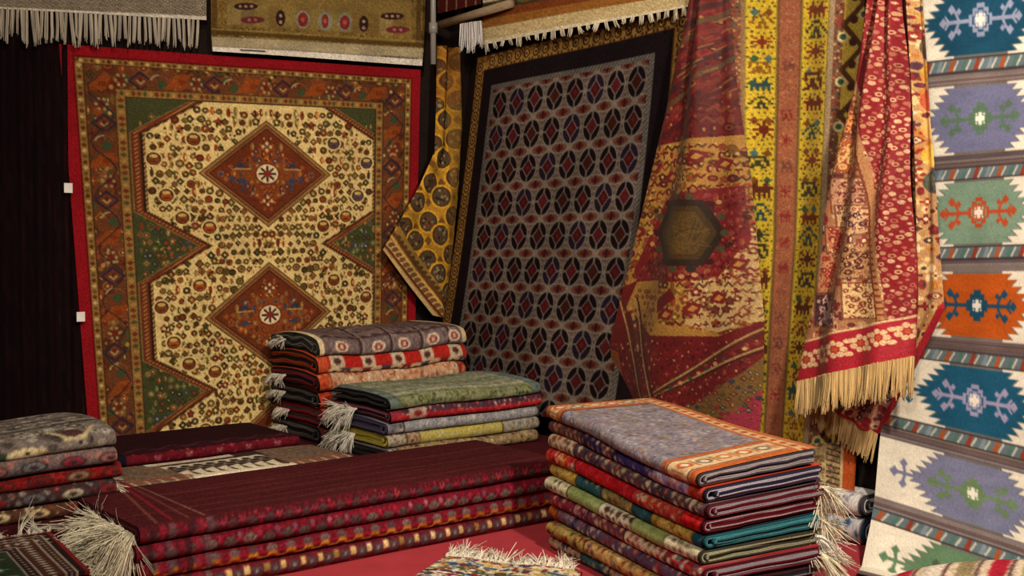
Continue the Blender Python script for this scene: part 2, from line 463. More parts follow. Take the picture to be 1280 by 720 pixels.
    for v in VM:
        for dx, dy in ((.36, -.15), (.50, .10), (.43, .2), (.30, .245), (.55, -.06)):
            for sg in (-1, 1):
                x, y = CX + sg * dx, v + dy
                if hwf(x, y) < .03: continue
                cc = rg.choice(['#9c4a20', '#77401f', '#4a4a58'])
                c.ell(x, y, .042, .036, '#dcbf7c'); c.ell(x, y, .034, .028, '#4a2a18'); c.ell(x, y + .004, .027, .02, cc)
                c.ell(x, y - .012, .02, .008, '#c9a55c'); c.ell(x, y + .012, .018, .005, '#6a2a18')
    # diamonds
    for v in VM:
        for k_, cc in ((1.03, '#5c3c20'), (1.0, '#9a7440'), (.955, '#6b3a20'), (.91, '#8a5a30'), (.88, '#4a2218'), (.85, '#6b3019')):
            c.dia(CX, v, .335 * k_, .24 * k_, cc)
        c.dia(CX, v, .20, .15, '#85401c')
        g2 = lambda x, y: abs(x - CX) / .335 + abs(y - v) / .24 < .74 and abs(x - CX) + abs(y - v) > .07 and x < CX + .01
        c.scatter(.032, ['#9c4c1e', '#7a2e18', '#a85a24', '#3a4058', '#8a6a34', '#5a2418'], ['#6b2a17', '#8f4a20'], ['#b98a4a', '#43405a'], rg, where=g2, size=(.34, .6), sym=CX, box=(CX - .34, CX + .02, v - .24, v + .24), kinds=(0, 1, 2, 4))
        for sg in (-1, 1):
            c.poly([(CX + sg * .10, v - .03), (CX + sg * .14, v - .055), (CX + sg * .165, v - .028)], '#34384c')
            c.poly([(CX + sg * .09, v + .035), (CX + sg * .15, v + .02), (CX + sg * .15, v + .048)], '#3a3f55')
            c.line([(CX + sg * .09, v - .022), (CX + sg * .18, v - .02)], .006, '#a98a55')
            for q in range(4): c.ell(CX + .02 * math.cos(q * 1.571), v + sg * .125 + .016 * math.sin(q * 1.571), .008, .008, '#c9ae7c')
        c.ell(CX, v, .062, .05, '#6a2414'); c.ell(CX, v, .056, .044, '#dcc79a')
        for q in range(8):
            t = q * .7854; c.line([(CX, v), (CX + .042 * math.cos(t), v + .033 * math.sin(t))], .010, '#3a2420')
        c.ell(CX, v, .018, .015, '#8a2a20')
    # red edging
    c.put(d < .055, '#92121c'); c.put((d > .05) & (d < .058), '#64100f')
    g_ = c.im.mean(-1, keepdims=True); c.im = c.im * .9 + g_ * .08
    c.mottle(.06, 9, 5)
    P = quad_rug([(2.005, 1.868), (.205, 1.925), (.26, .035), (1.895, .035)], nx, ny, 'L', .03, .006, 11)
    s = np.linspace(0, W, nx)[None]; t = np.linspace(0, Hh, ny)[:, None]
    base = room(1.1, .03, .04)
    T = thing('medallion_rug', 'large cream rug with stacked rust diamond medallions and red edging on the wall', 'rug', base)
    sheet('pile', P, c.read(s + 0 * t, t + 0 * s), WOOL, T)
    for z, a in ((1.275, 1.987), (.74, 1.944)):
        g = box_mesh('price_tag', (-.017, 0, -.02), (.017, .004, .02), LD, RD, TAGM); g.parent = T
        g.location = tuple(CORNER + LD * a + RD * .06 + UP * z - np.array(T.location))
    return T


medallion_rug()

# ---- 3 lattice rug with gold border on the right wall
def lattice_rug():
    W, Hh = 1.42, 1.78; nx, ny = 330, 430; rg = random.Random(9)
    c = Cv(0, W, 0, Hh, 460, '#6b5a58'); X, Y = c.X, c.Y
    d = np.minimum(np.minimum(X * (.245 / .165), (W - X) * (.245 / .225)), Y * (.245 / .19))
    # field lattice
    fx0, fx1, fy0 = .165, W - .225, .19
    cw, ch = (fx1 - fx0) / 8, .166
    U = (X - fx0) / cw; Vv = (Y - fy0) / ch
    u = U - np.floor(U) - .5; v = Vv - np.floor(Vv) - .5
    c.put(X > -1, '#5b4c46')
    el = (u / .42) ** 2 + (v / .405) ** 2
    dm = abs(u) / .25 + abs(v) / .24
    cx = abs(u) / .5 + abs(v) / .5
    u2 = (U) - np.floor(U + .5); v2 = Vv - np.floor(Vv + .5)
    e2 = (u2 / .44) ** 2 + (v2 / .15) ** 2
    c.put(abs(cx - 1) < .09, '#8a8078')
    c.put((e2 < 1.3) & (e2 > .7), '#8a786c'); c.put(e2 <= .7, '#6b4a40'); c.put(((u2 / .2) ** 2 + (v2 / .08) ** 2) < 1, '#5d1f1c'); c.put((abs(u2) < .045) & (abs(v2) < .12), '#33181a')
    e3 = (u2 / .12) ** 2 + (v2 / .36) ** 2
    c.put((e3 < 1) & (e3 > .55) & (e2 > .75), '#7d6e68')
    c.put((abs(v) < .05) & (abs(u) > .38), '#7d756e')
    c.put(el < 1.22, '#80776e'); c.put(el < .95, '#190e13')
    c.put((el < .98) & ((abs(u) < .04) | (abs(v) < .03)), '#6d6560')
    c.put((dm < 1.2), '#786f6a'); c.put(dm < .98, '#4a1519'); c.put(dm < .4, '#5d2023')
    idx = (np.floor(U) * 7 + np.floor(Vv) * 3) % 4
    c.put((dm < .98) & (idx == 1), '#3f1c16'); c.put((dm < .98) & (idx == 2), '#571d22')
    c.put((el < .98) & (dm > 1.22) & (abs(u) >= .055) & (abs(v) >= .05) & (idx == 3), '#241a2c')
    # frame
    c.put(d < .245, '#77716c')
    tw = ((X + Y) % .022) < .009; c.put((d < .245) & tw, '#4a4442'); c.put((d < .216), '#77716c')
    c.put(d < .212, '#1c1318')
    n = np.random.default_rng(2).random(X.shape) < .02; c.put((d < .21) & n, '#4a3436')
    c.put(d < .105, '#a47a3c'); c.put((d < .105) & (d > .097), '#5a3a1e'); c.put(d < .012, '#5a3a1e')
    def bm(x, y):
        c.ell(x, y, .022, .024, '#3a2a1e'); c.ell(x, y, .014, .016, '#b28a48'); c.ell(x, y, .007, .008, '#4a2018')
        for q in (-1, 1): c.ell(x + q * .022, y + .03, .007, .008, '#4a3420'); c.ell(x - q * .02, y - .026, .006, .006, '#6a3a1c')
    y = .06
    while y < Hh: bm(.036, y); bm(W - .05, y); y += .062
    x = .13
    while x < W - .08: bm(x, .042); x += .066
    c.put(d < .008, '#3a241a')
    c.im *= .86; c.mottle(.10, 14, 8)
    P = quad_rug([(.30, 1.975), (1.75, 2.005), (1.60, .26), (.02, .26)], nx, ny, 'R', .05, .02, 5, bottom_off=.12)
    # keep the lower left corner clear of the left wall
    a = (P - CORNER) @ RD; P += RD * (np.maximum(a, .05) - a)[..., None]
    s = np.linspace(0, W, nx)[None]; t = np.linspace(0, Hh, ny)[:, None]
    return tag(sheet('lattice_rug', P, c.read(s + 0 * t, t + 0 * s), WOOL, base=P[-1, nx // 2]), 'dark rug with grey lattice of maroon ovals, black band and gold outer border', 'rug')


lattice_rug()

# ---- 4 golden drape in the corner
def gold_drape():
    rg = random.Random(3); c = Cv(470, 585, 40, 410, 3.0, '#a87a2c')
    for j in range(14):
        for i in range(-2, 6):
            y = 68 + j * 24 + i * -7; x = 498 + i * 30 + (15 if j % 2 else 0) - j * 1.0
            c.ell(x, y, 12.5, 15, '#c9972f'); c.ell(x, y, 10, 12.5, '#3d2a1c'); c.ell(x, y, 8.5, 11, '#4f4030'); [c.ell(x + rg.uniform(-6, 6), y + rg.uniform(-8, 8), 1.5, 1.7, rg.choice(['#7a6a4c', '#6b3a24', '#2e2218', '#8a7a58'])) for _ in range(13)]
            c.dia(x + 15, y, 4, 6, '#6b4a22')
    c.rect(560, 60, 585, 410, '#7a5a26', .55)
    c.poly([(476, 312), (496, 282), (562, 380), (560, 405), (545, 400)], '#8c6a34')
    for k in range(14):
        f = k / 13; x, y = 482 + 62 * f, 311 + 82 * f
        c.ell(x + 5, y - 5, 6.5, 5, '#b89a62'); c.ell(x + 5, y - 5, 4.5, 3.4, '#6b4a30'); c.ell(x + 13, y - 14, 4, 3, '#4d3a24')
    c.line([(476, 312), (545, 400)], 7, '#b59a6a'); c.line([(479, 306), (550, 396)], 2.5, '#5a2a1a'); c.line([(490, 292), (558, 386)], 4, '#5a3a20'); c.line([(487, 296), (556, 390)], 2, '#c79a4a')
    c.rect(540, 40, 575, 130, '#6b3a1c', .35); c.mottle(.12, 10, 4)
    f = lambda S, T: .028 * np.sin(S * 8 + T * 2) * np.clip(1.2 - T, 0, 1) + .02 * np.sin(S * 3.5)
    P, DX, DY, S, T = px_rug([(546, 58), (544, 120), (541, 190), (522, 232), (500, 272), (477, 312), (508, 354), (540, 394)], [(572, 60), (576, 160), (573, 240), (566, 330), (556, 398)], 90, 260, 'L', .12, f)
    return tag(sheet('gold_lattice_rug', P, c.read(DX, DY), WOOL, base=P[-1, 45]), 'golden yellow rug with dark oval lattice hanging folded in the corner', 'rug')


gold_drape()

# ---- 5 red medallion drape
def red_drape():
    rg = random.Random(21); c = Cv(750, 955, -10, 560, 2.6, '#6b1518')
    c.scatter(11, ['#8a2a26', '#4d0f14', '#7a3a24', '#581a1e'], ['#7a2420', '#4a1014'], ['#a8763c', '#8a3a2c', '#3a1a1a'], rg, size=(.4, .65), kinds=(0, 4, 6, 7))
    for k in range(8):                                     # diagonal stripes at the top
        o = k * 16; c.line([(835, 60 + o), (925, -20 + o)], 5, ['#3a1a18', '#5a4a2a', '#7a2a20', '#4d1014'][k % 4], .8)
    for k in range(26):
        x = rg.uniform(850, 920); y = rg.uniform(20, 120); c.line([(x, y), (x + 8, y - 7)], 2, '#8d6a3a', .8)
    # gold wedge band
    gold = '#b5843c'
    c.poly([(755, 300), (800, 240), (815, 186), (850, 178), (925, 168), (950, 180), (950, 470), (880, 420), (790, 400), (755, 390)], gold)
    gm = [([815, 186], 1)]
    c.scatter(9.5, ['#6b1d1a', '#8a3a20', '#7a5a24', '#4a2a1a'], ['#5a1a16', '#7a4a20'], ['#d2a860', '#a8402a'], rg, box=(765, 950, 180, 420), size=(.42, .66), kinds=(0, 4, 6, 7, 2),
              where=lambda x, y: y < 415 and c.im[min(c.ny - 1, int((y + 10) * 2.6)), min(c.nx - 1, int((x - 750) * 2.6))][0] > .62)
    # pale lower right patch, silky
    c.poly([(880, 330), (950, 270), (950, 400), (905, 415), (870, 405)], '#cda970')
    c.scatter(10, ['#7a2420', '#8a4a28', '#5a3a2a'], ['#6a1a18', '#9a6a34'], ['#e0c48a', '#8a2a24'], rg, box=(872, 950, 280, 415), size=(.4, .6), kinds=(6, 7, 2), where=lambda x, y: x > 1210 - y * 1.0 or x > 900)
    # red hexagon and dark centre
    hexa = [(838, 250), (880, 238), (928, 232), (935, 300), (905, 345), (862, 352), (800, 352), (796, 338)]
    c.poly(hexa, '#7a191d')
    c.scatter(9, ['#8f2a2a', '#5d1016', '#8a3a2c'], ['#6b161a', '#4d0f14'], ['#a85a3a', '#3a1a1a'], rg, box=(796, 935, 235, 352), size=(.4, .65), kinds=(6, 7, 4), where=lambda x, y: 838 - (y - 250) * .42 < x < 932 and y > 240)
    for sc, cc in ((1.25, '#2e2018'), (1.0, '#4a3418'), (.8, '#5d441e')):
        c.poly([(868 + math.cos(q * 1.047) * 34 * sc, 291 + math.sin(q * 1.047) * 38 * sc) for q in range(6)], cc)
    for q in range(14):
        t = q * .449; c.ell(868 + 42 * math.cos(t), 291 + 46 * math.sin(t), 5, 4, rg.choice(['#2a2a20', '#3c1014', '#4c4a30', '#6b5a3a']))
    for q in range(24):
        t = q * .2618; c.ell(868 + 50 * math.cos(t), 291 + 54 * math.sin(t), 3.2, 2.6, rg.choice(['#9a5a3a', '#c09a5a', '#2a2420', '#8a3a3a']))
    for q in range(30): c.line([(868 + rg.uniform(-24, 20), 291 + rg.uniform(-26, 26)), (872 + rg.uniform(-20, 24), 291 + rg.uniform(-26, 26))], 1.2, rg.choice(['#6b5024', '#3d2c14', '#7a5c2c']), .7)
    for x_, y_ in ((822, 210), (846, 222), (908, 205), (884, 196), (860, 200), (800, 290), (780, 335), (905, 372), (925, 330), (878, 385), (850, 392)):
        c.poly([(x_ - 11, y_ + 4), (x_ - 4, y_ - 8), (x_ + 10, y_ - 5), (x_ + 5, y_ + 8)], '#7a1d1c'); c.poly([(x_ - 5, y_ + 2), (x_, y_ - 4), (x_ + 6, y_ - 1), (x_ + 1, y_ + 4)], '#c08a44')
    # small red lozenge below left
    c.poly([(828, 380), (856, 360), (862, 372), (834, 394)], '#6b171a')
    # lower red field with V of double lines
    c.poly([(758, 372), (800, 350), (830, 408), (905, 420), (952, 400), (952, 560), (750, 560), (750, 380)], '#701619')
    c.poly([(782, 392), (800, 352), (835, 350), (838, 402), (905, 416), (905, 420), (828, 418), (790, 388)], gold)
    c.scatter(8, ['#6b1d1a', '#8a4a24'], ['#5a1a16'], ['#d2a860'], rg, box=(796, 836, 360, 414), size=(.3, .5), kinds=(0, 1, 4))
    c.scatter(9, ['#8a2426', '#5a1014', '#8f3a30'], ['#7a1a1e', '#4d0f12'], ['#b5604a', '#d0a070', '#3a1016'], rg, box=(760, 950, 425, 545), size=(.3, .5), kinds=(6, 7, 3, 4))
    for o, cc in ((0, '#b59a62'), (5, '#4a2a1a'), (20, '#b59a62'), (24, '#3a1a14')):
        c.line([(776 + o, 372), (812 + o, 497), (832 + o * .4, 492), (950, 408 + o * 1.2)], 2.2, cc)
    for k in range(26):
        f = k / 25; x, y = (792 + 26 * f * 1.2, 385 + 108 * f * 1.0) if k < 13 else (832 + 118 * (f - .5) * 2, 498 - 74 * (f - .5) * 2)
        c.ell(x, y, 2.4, 2.4, rg.choice(['#c9a86a', '#3a4a3a', '#8a3a2a']))
    c.poly([(950, 440), (955, 560), (905, 560), (915, 500)], '#a8324a'); c.poly([(860, 520), (930, 465), (950, 440), (950, 480), (915, 520)], '#7a5a2c')
    c.scatter(8, ['#5a4a2a', '#8a2a2a', '#3a3a44'], ['#6a2a20'], ['#c9a060'], rg, box=(865, 945, 455, 520), size=(.3, .5), where=lambda x, y: 500 - (x - 880) * .7 < y < 545 - (x - 880) * .6)
    c.poly([(750, 430), (775, 440), (795, 545), (750, 560)], '#8a4a22')
    c.im *= .84; c.mottle(.12, 9, 12)
    def f(S, T):
        return .075 * np.sin(S * math.pi * 1.0) * (.5 + .6 * T) + .022 * np.sin(S * 13 + T * 3) * (1 - .4 * T) - .05 * S ** 6
    L = [(874, -90), (868, -12), (850, 70), (836, 140), (812, 240), (790, 330), (764, 425), (766, 470), (776, 500)]
    R = [(899, -90), (903, -12), (915, 110), (932, 220), (940, 320), (946, 400), (944, 470), (938, 545)]
    P, DX, DY, S, T = px_rug(L, R, 200, 500, 'R', .12, f)
    return tag(sheet('red_medallion_rug', P, c.read(DX, DY), SILK, base=P[-1, 100], thick=.006), 'dark red and gold rug with brown hexagon centre, draped narrow at its top', 'rug')


red_drape()

# ---- 6 yellow striped kilim
ANIM = [["..#...#..", ".##..##..", "#########", ".#######.", ".#.#.#.#.", ".#.#.#.#."],
        ["...###...", "..#...#..", ".#..#..#.", "#..###..#", "...#.#...", "..##.##.."],
        ["#..#..#.", ".#.#.#..", "..###...", "#######.", "..###...", ".#.#.#..", "#..#..#."],
        ["######..", "#....#..", "#.##.##.", "..##..#.", ".####.#.", "##..##.."]]


def yellow_kilim():
    rg = random.Random(5); c = Cv(0, 1, 0, 1, 420, '#b58a24')
    c = Cv(0, .42, 0, 1.9, 520, '#a9852c')
    def sx(f): return f * .42
    st = [(0, .11, 'zig'), (.11, .185, 'spk'), (.185, .2, '#8a6a4a'), (.2, .405, 'ani'), (.405, .54, 'rus'), (.54, .765, 'ani'), (.765, .80, '#a08a70'), (.80, .86, 'spk'), (.86, 1, 'zig')]
    for a, b, k in st:
        xa, xb = sx(a), sx(b); m = (xa + xb) / 2; wv = xb - xa
        if k == 'spk':
            c.rect(xa, 0, xb, 2, '#7a4a34'); c.scatter(.011, ['#b07a5a', '#3a2a3a', '#8a2a2a', '#4a5a4a', '#c0a070'], ['#5a2a20'], ['#5a2a20'], rg, box=(xa, xb, 0, 1.9), kinds=(5,), size=(.35, .5))
        elif k == 'rus':
            c.rect(xa, 0, xb, 2, '#94583c'); y = .03
            while y < 1.9:
                c.bmp(rg.choice(ANIM), m, y, wv * .55, .04, {'#': rg.choice(['#7a2a24', '#6a3a30', '#844a34'])}); y += .085
            c.scatter(.02, ['#a86a4a', '#8a4a3a', '#9a6a50'], ['#8a4a3a'], ['#8a4a3a'], rg, box=(xa, xb, 0, 1.9), kinds=(5, 4), size=(.2, .35))
            c.rect(xa, 0, xa + .004, 2, '#6a4a2a'); c.rect(xb - .004, 0, xb, 2, '#6a4a2a')
        elif k == 'ani':
            c.rect(xa, 0, xb, 2, '#d2b233'); y = .02; q = rg.randrange(4)
            c.scatter(.017, ['#3a4a2c', '#6a3a1e', '#2a3a44', '#7a5a20'], ['#3a3a1c'], ['#c9a53a'], rg, box=(xa, xb, 0, 1.9), kinds=(5, 1), size=(.18, .3))
            while y < 1.9:
                col = rg.choice(['#6b2618', '#5a2a1a', '#3a3a28', '#7a341c', '#8a5a1c', '#2c4a4a'])
                h = rg.choice([.042, .05, .06]); c.bmp(ANIM[q % 4], m + rg.uniform(-.004, .004), y, wv * .8, h, {'#': col}, rg.random() < .5); y += h + rg.uniform(.012, .02); q += 1
                if rg.random() < .35:
                    for t in (-1, 1): c.dia(m + t * wv * .22, y, .013, .014, rg.choice(['#4a6a6a', '#7a4a1c', '#3a5a3a']))
                    y += .03
            c.rect(xa, 0, xa + .004, 2, '#8a7a34'); c.rect(xb - .004, 0, xb, 2, '#8a7a34')
        elif k == 'zig':
            c.rect(xa, 0, xb, 2, '#cdb24a'); y = -.05; q = 0
            while y < 1.9:
                p = [(xa, y), (xb, y + .075)] if q % 2 else [(xb, y), (xa, y + .075)]
                c.line(p, .016, '#5a3a26'); c.ell(m, y + .037 + (.02), .012, .014, '#4a2a2a'); c.ell(xa if q % 2 else xb, y + .04, .016, .018, '#d8c890'); c.ell(xa if q % 2 else xb, y + .04, .009, .01, '#3a5a44')
                y += .075; q += 1
        else: c.rect(xa, 0, xb, 2, k)
    c.mottle(.08, 8, 2)
    f = lambda S, T: .022 * np.sin(S * 7 + 1.0 + T) + .008 * np.sin(S * 19)
    P, DX, DY, S, T = px_rug([(893, -90), (894, 300), (884, 620)], [(1090, -90), (1070, 300), (1042, 620)], 200, 560, 'R', .05, f)
    return tag(sheet('yellow_kilim', P, c.read(S * .42, T * 1.9), SILK, base=P[-1, 100], thick=.004), 'yellow kilim with long vertical stripes of small animal figures on the wall', 'rug')


yellow_kilim()

# ---- 7 red floral drape with fringe (two hanging folds)
def floral_drape():
    rg = random.Random(31); L = [(1100, -90), (1090, -14), (1066, 120), (1037, 260), (1018, 380), (1003, 476)]; R = [(1123, -90), (1126, -14), (1134, 150), (1140, 300), (1143, 445)]
    c = Cv(990, 1190, -20, 560, 2.8, '#a07050')
    c.scatter(13, ['#8a3a2a', '#c09a70', '#5a2a30', '#b5603a', '#d0b080'], ['#6a2420', '#a87a50'], ['#e0c8a0', '#7a1a20'], rg, box=(1000, 1140, 60, 420), size=(.35, .6))
    # panels of the garden field
    for (x, y, w2, h2, bg, fg) in ((1068, 150, 16, 20, '#7a3a24', '#c9894a'), (1063, 195, 19, 22, '#a3552e', '#d9b070'), (1068, 245, 23, 22, '#b98a6a', '#6a2430'), (1072, 275, 24, 18, '#cda47a', '#4a2430'), (1082, 326, 24, 22, '#b3845a', '#4a2018'), (1094, 375, 22, 22, '#ddbd84', '#7a3626'), (1042, 388, 20, 20, '#4a2c36', '#c9a0a0'), (1040, 340, 17, 26, '#c98a60', '#a8322c'), (1050, 300, 14, 16, '#c07a52', '#8a2a28')):
        c.rect(x - w2, y - h2, x + w2, y + h2, bg)
        c.line([(x - w2, y - h2), (x + w2, y - h2), (x + w2, y + h2), (x - w2, y + h2), (x - w2, y - h2)], 1.8, '#7a4a34')
        for q in range(9):
            t = q * 2.4; r = .22 + .09 * q; c.ell(x + w2 * r * .85 * math.cos(t), y + h2 * r * .85 * math.sin(t), 4.2, 3.6, fg); c.ell(x + w2 * r * .85 * math.cos(t), y + h2 * r * .85 * math.sin(t), 1.6, 1.5, bg)
        c.line([(x - w2 * .6, y + h2 * .7), (x + w2 * .6, y - h2 * .6)], 1.6, fg)
        c.scatter(6.5, [fg, '#8a3a2c', '#d0a878'], [fg, '#7a2a26'], [bg, '#e0c8a0'], rg, box=(x - w2, x + w2, y - h2, y + h2), size=(.25, .48), kinds=(2, 4, 7))
    # side border, crimson with pale flowers
    c.poly([(1072, -20), (1145, -20), (1145, 440), (1118, 400), (1104, 250), (1082, 130), (1068, 80)], '#7d141d')
    for k in range(60):
        f = k / 59; y = 5 + f * 395
        x0 = 1087 + f * 37
        for q in range(7):
            xq = x0 - 8 + q * 7.6 + 2.4 * math.sin(k * 1.9 + q); yq = y + (q % 2) * 3.4
            r_ = 2.7 if (k + q) % 3 else 1.7
            c.ell(xq, yq, r_, r_, rg.choice(['#b58a68', '#c4a07c', '#a05a48', '#ae7a5e']), inner=.5 if (k + q) % 3 == 1 else 0)
    c.line([(1063, 90), (1080, 150), (1099, 260), (1112, 400)], 8, '#b07c50'); c.line([(1059, 92), (1076, 152), (1095, 262), (1108, 402)], 1.8, '#6a2a1c')
    c.line([(1131, -20), (1139, 200), (1143, 450)], 3, '#7a1018')
    for k in range(40): c.rect(1064 + k * 1.22 - 2 + (0), 95 + k * 7.8, 1070 + k * 1.22, 98 + k * 7.8, '#7a3a24')
    # bottom border
    c.poly([(1000, 436), (1012, 428), (1145, 394), (1146, 450), (1000, 490)], '#a3202e')
    for k in range(6):
        x = 1014 + k * 24; y = 449 - k * 7
        for q in range(7): c.ell(x + 8 * math.cos(q * .9), y + 8 * math.sin(q * .9), 3.4, 3.4, '#dcb88c')
        c.ell(x, y, 3.4, 3.4, '#b5502e')
        c.ell(x + 12, y - 10, 4, 3, '#dcb88c'); c.ell(x + 12, y + 6, 4, 3, '#dcb88c')
    c.line([(1000, 429), (1146, 394)], 3, '#d5b088'); c.line([(998, 474), (1146, 442)], 6, '#a81a2c')
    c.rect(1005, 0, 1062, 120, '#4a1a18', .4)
    c.mottle(.1, 10, 3)
    f1 = lambda S, T: .055 * np.sin(S * math.pi) * (.4 + T) + .018 * np.sin(S * 16 + T * 2) + .012 * np.sin(T * 14 + S * 6)
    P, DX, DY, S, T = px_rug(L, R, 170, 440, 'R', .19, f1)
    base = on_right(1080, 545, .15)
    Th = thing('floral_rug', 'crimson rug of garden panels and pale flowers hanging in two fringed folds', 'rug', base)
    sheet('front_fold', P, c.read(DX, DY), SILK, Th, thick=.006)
    bot = P[-1]; fringe('fringe', Th, bot[::6], np.tile([0, 0, -1.0], (len(bot[::6]), 1)) + LD * .05, .118, '#d6b57e', 3, n=950, droop=.05, spread=.03, wd=.0022, curl=.03, tuft=12)
    # rear fold
    c2 = Cv(1020, 1190, -20, 560, 2.8, '#b08458')
    c2.scatter(12, ['#8a2a26', '#d9b884', '#4a2a3a', '#b5702e', '#6a1a1e', '#e0c498'], ['#7a2a22', '#c09a5c'], ['#e8d0a4', '#8a1a22', '#3a3040'], rg, size=(.38, .62))
    for k, cc in enumerate(['#5a1418', '#c28a2e', '#3a3024', '#c9962f', '#a3391f', '#c9a05a', '#d8a83a', '#2e3a38']):
        y = -10 + k * 34; c2.ell(1158 + k * 1.5, y, 10, 14, cc, a=.8)
    c2.poly([(1120, -20), (1136, -20), (1141, 200), (1144, 420), (1120, 420)], '#5a0f14')  # shade of the gap between the two folds, painted as dark red
    c2.poly([(1060, 470), (1150, 400), (1150, 470), (1097, 540)], '#c08a74'); c2.scatter(11, ['#5a2a3a', '#d8b898', '#8a2430', '#3a3048'], ['#8a2a30', '#d0a888'], ['#e8d4b4', '#5a1a2a'], rg, box=(1040, 1150, 440, 545), size=(.38, .6))
    c2.line([(1183, 380), (1152, 441), (1097, 543)], 8, '#a81a2c'); c2.line([(1036, 506), (1097, 543)], 8, '#a81a2c')
    c2.mottle(.1, 8, 3)
    f2 = lambda S, T: .03 * np.sin(S * math.pi) + .012 * np.sin(S * 12 + T * 5)
    P2, DX, DY, S, T = px_rug([(1123, -90), (1126, -14), (1136, 150), (1140, 300), (1124, 430), (1040, 508)], [(1142, -90), (1150, -14), (1170, 200), (1181, 386), (1153, 440), (1097, 543)], 110, 420, 'R', .105, f2)
    sheet('rear_fold', P2, c2.read(DX, DY), SILK, Th, thick=.006)
    e = on_right(np.linspace(1018, 1097, 30), np.linspace(494, 543, 30), .118)
    dn = np.tile(-UP * 1.0 + RD * -.25, (30, 1)); fringe('fringe', Th, e, dn, .10, '#d6b57e', 8, n=650, droop=.05, spread=.03, wd=.0022, curl=.03, tuft=12)
    return Th


floral_drape()

# ---- 8 white kilim at the right
def white_kilim():
    rg = random.Random(2); c = Cv(0, .72, 0, 7, 1, '#d9d2c4')
    S_ = 8 * .30; c = Cv(0, .72, 0, S_, 430, '#e4ddcf'); c.knot = .03; ph = .30; cx = .36
    mot = ['#b9561e', '#1d4a66', '#6f7296', '#7a9684', '#b9561e', '#1f5676', '#787b9c', '#5f7f62']
    acc = ['#1f4a66', '#8f95b5', '#55705c', '#b24a2a', '#1f4a66', '#9a93b8', '#66805e', '#4a5a44']
    wht = '#e9e4da'
    for k in range(8):
        y = (k + .5) * ph; col = mot[k]; a = acc[k]
        sl, X, Y = c.win(0, .72, y - .12, y + .12)
        n = 5; hh = .102; q = np.clip(abs(Y - y) / hh, 0, 1); stp = np.floor(q * n) / n; fr = q * n - np.floor(q * n)
        hw = .222 - .105 * stp + .026 * (fr - .5)
        inside = (abs(Y - y) < hh) & (abs(X - cx) < hw)
        rimm = (abs(Y - y) < hh + .006) & (abs(X - cx) < hw + .007)
        c.put(rimm & ~inside, '#2a2a30', sl, .65); c.put(inside, col, sl)
        c.put(inside & (np.random.default_rng(k).random(X.shape) < .25), hx(col) * .9, sl)
        # centre
        for st, cc in ((.05, a), (.036, col if k % 2 else a), (.03, a)):
            for u_, v_ in ((1, .35), (.7, .7), (.35, 1)): c.rect(cx - st * u_ * .95, y - st * v_, cx + st * u_ * .95, y + st * v_, cc)
        c.rect(cx - .020, y - .007, cx + .020, y + .007, wht); c.rect(cx - .007, y - .020, cx + .007, y + .020, wht)
        for t in (-1, 1):
            for s2 in (-1, 1): c.dia(cx + t * .016, y + s2 * .014, .005, .005, wht)
            c.line([(cx + t * .045, y), (cx + t * .15, y)], .011, a)
            for s2 in (-1, 1):
                c.line([(cx + t * .088, y), (cx + t * .106, y + s2 * .030), (cx + t * .122, y + s2 * .036)], .010, a); c.dia(cx + t * .122, y + s2 * .038, .016, .016, a); c.dia(cx + t * .09, y + s2 * .03, .011, .011, a)
                c.line([(cx + t * .13, y), (cx + t * .148, y + s2 * .018)], .008, a)
            c.dia(cx + t * .158, y, .018, .016, a)
            # hooks outside the medallion
            xo = cx + t * .235; c.line([(xo - t * .02, y), (xo + t * .06, y)], .011, col)
            for s2 in (-1, 1):
                c.line([(xo + t * .022, y), (xo + t * .028, y + s2 * .03)], .011, col); c.dia(xo + t * .028, y + s2 * .036, .016, .016, col)
            c.dia(xo + t * .062, y, .018, .020, col)
    for k in range(9):
        y = k * ph; up = k in (4, 6, 7, 2)
        b0 = -.028 if not up else -.002
        c.rect(0, y - .043, .72, y + .043, '#6d6468')
        r = np.random.default_rng(k)
        for q in range(13):
            yy = y - .043 + q * .0066; c.rect(0, yy, .72, yy + .0042, ['#4a4048', '#7d7068', '#5a4a4c', '#857c80', '#6a5048'][r.integers(5)])
        y0 = y - .038 if k in (2, 4, 6) else y + .002; y1 = y0 + .036
        c.rect(0, y0, .72, y1, '#5f7078')
        for q in range(14):
            x = q * .053 + .01; c.poly([(x, y1), (x + .018, y0), (x + .032, y0), (x + .02, y1)], ['#a3522e', '#4f6f6a', '#8a3a2a', '#7a8a94'][q % 4])
            c.line([(x + .026, y1 - .004), (x + .044, y0 + .006)], .006, '#cfc8bc')
        c.rect(0, y0 - .004, .72, y0, '#3a3034'); c.rect(0, y1, .72, y1 + .004, '#3a3034')
    c.mottle(.04, 12, 6)
    Lp = [(1116, -144, 0), (1120, -24, 0), (1122, 98, 0), (1122, 216, 0), (1120, 326, 0), (1116, 430, .01), (1102, 530, .05), (1093, 634, .16), (1070, 740, .42)]
    Rp = [(1336, -180, 0), (1332, -54, 0), (1330, 78, 0), (1326, 200, 0), (1324, 320, 0), (1326, 452, .01), (1330, 590, .05), (1338, 714, .16), (1352, 860, .40)]
    ny, nx = 640, 200
    tt = np.linspace(0, 8, ny); l = np.array(Lp); r = np.array(Rp)
    li = np.stack([np.interp(tt, range(9), l[:, k]) for k in range(3)], -1); ri = np.stack([np.interp(tt, range(9), r[:, k]) for k in range(3)], -1)
    ker = np.ones(41) / 41
    for A in (li, ri):
        for k in range(3): A[:, k] = np.convolve(np.pad(A[:, k], 20, mode='reflect', reflect_type='odd'), ker, 'valid')
    s = np.linspace(0, 1, nx)[None, :, None]; D = li[:, None] * (1 - s) + ri[:, None] * s
    P = on_right(D[..., 0], D[..., 1], .04 + D[..., 2])
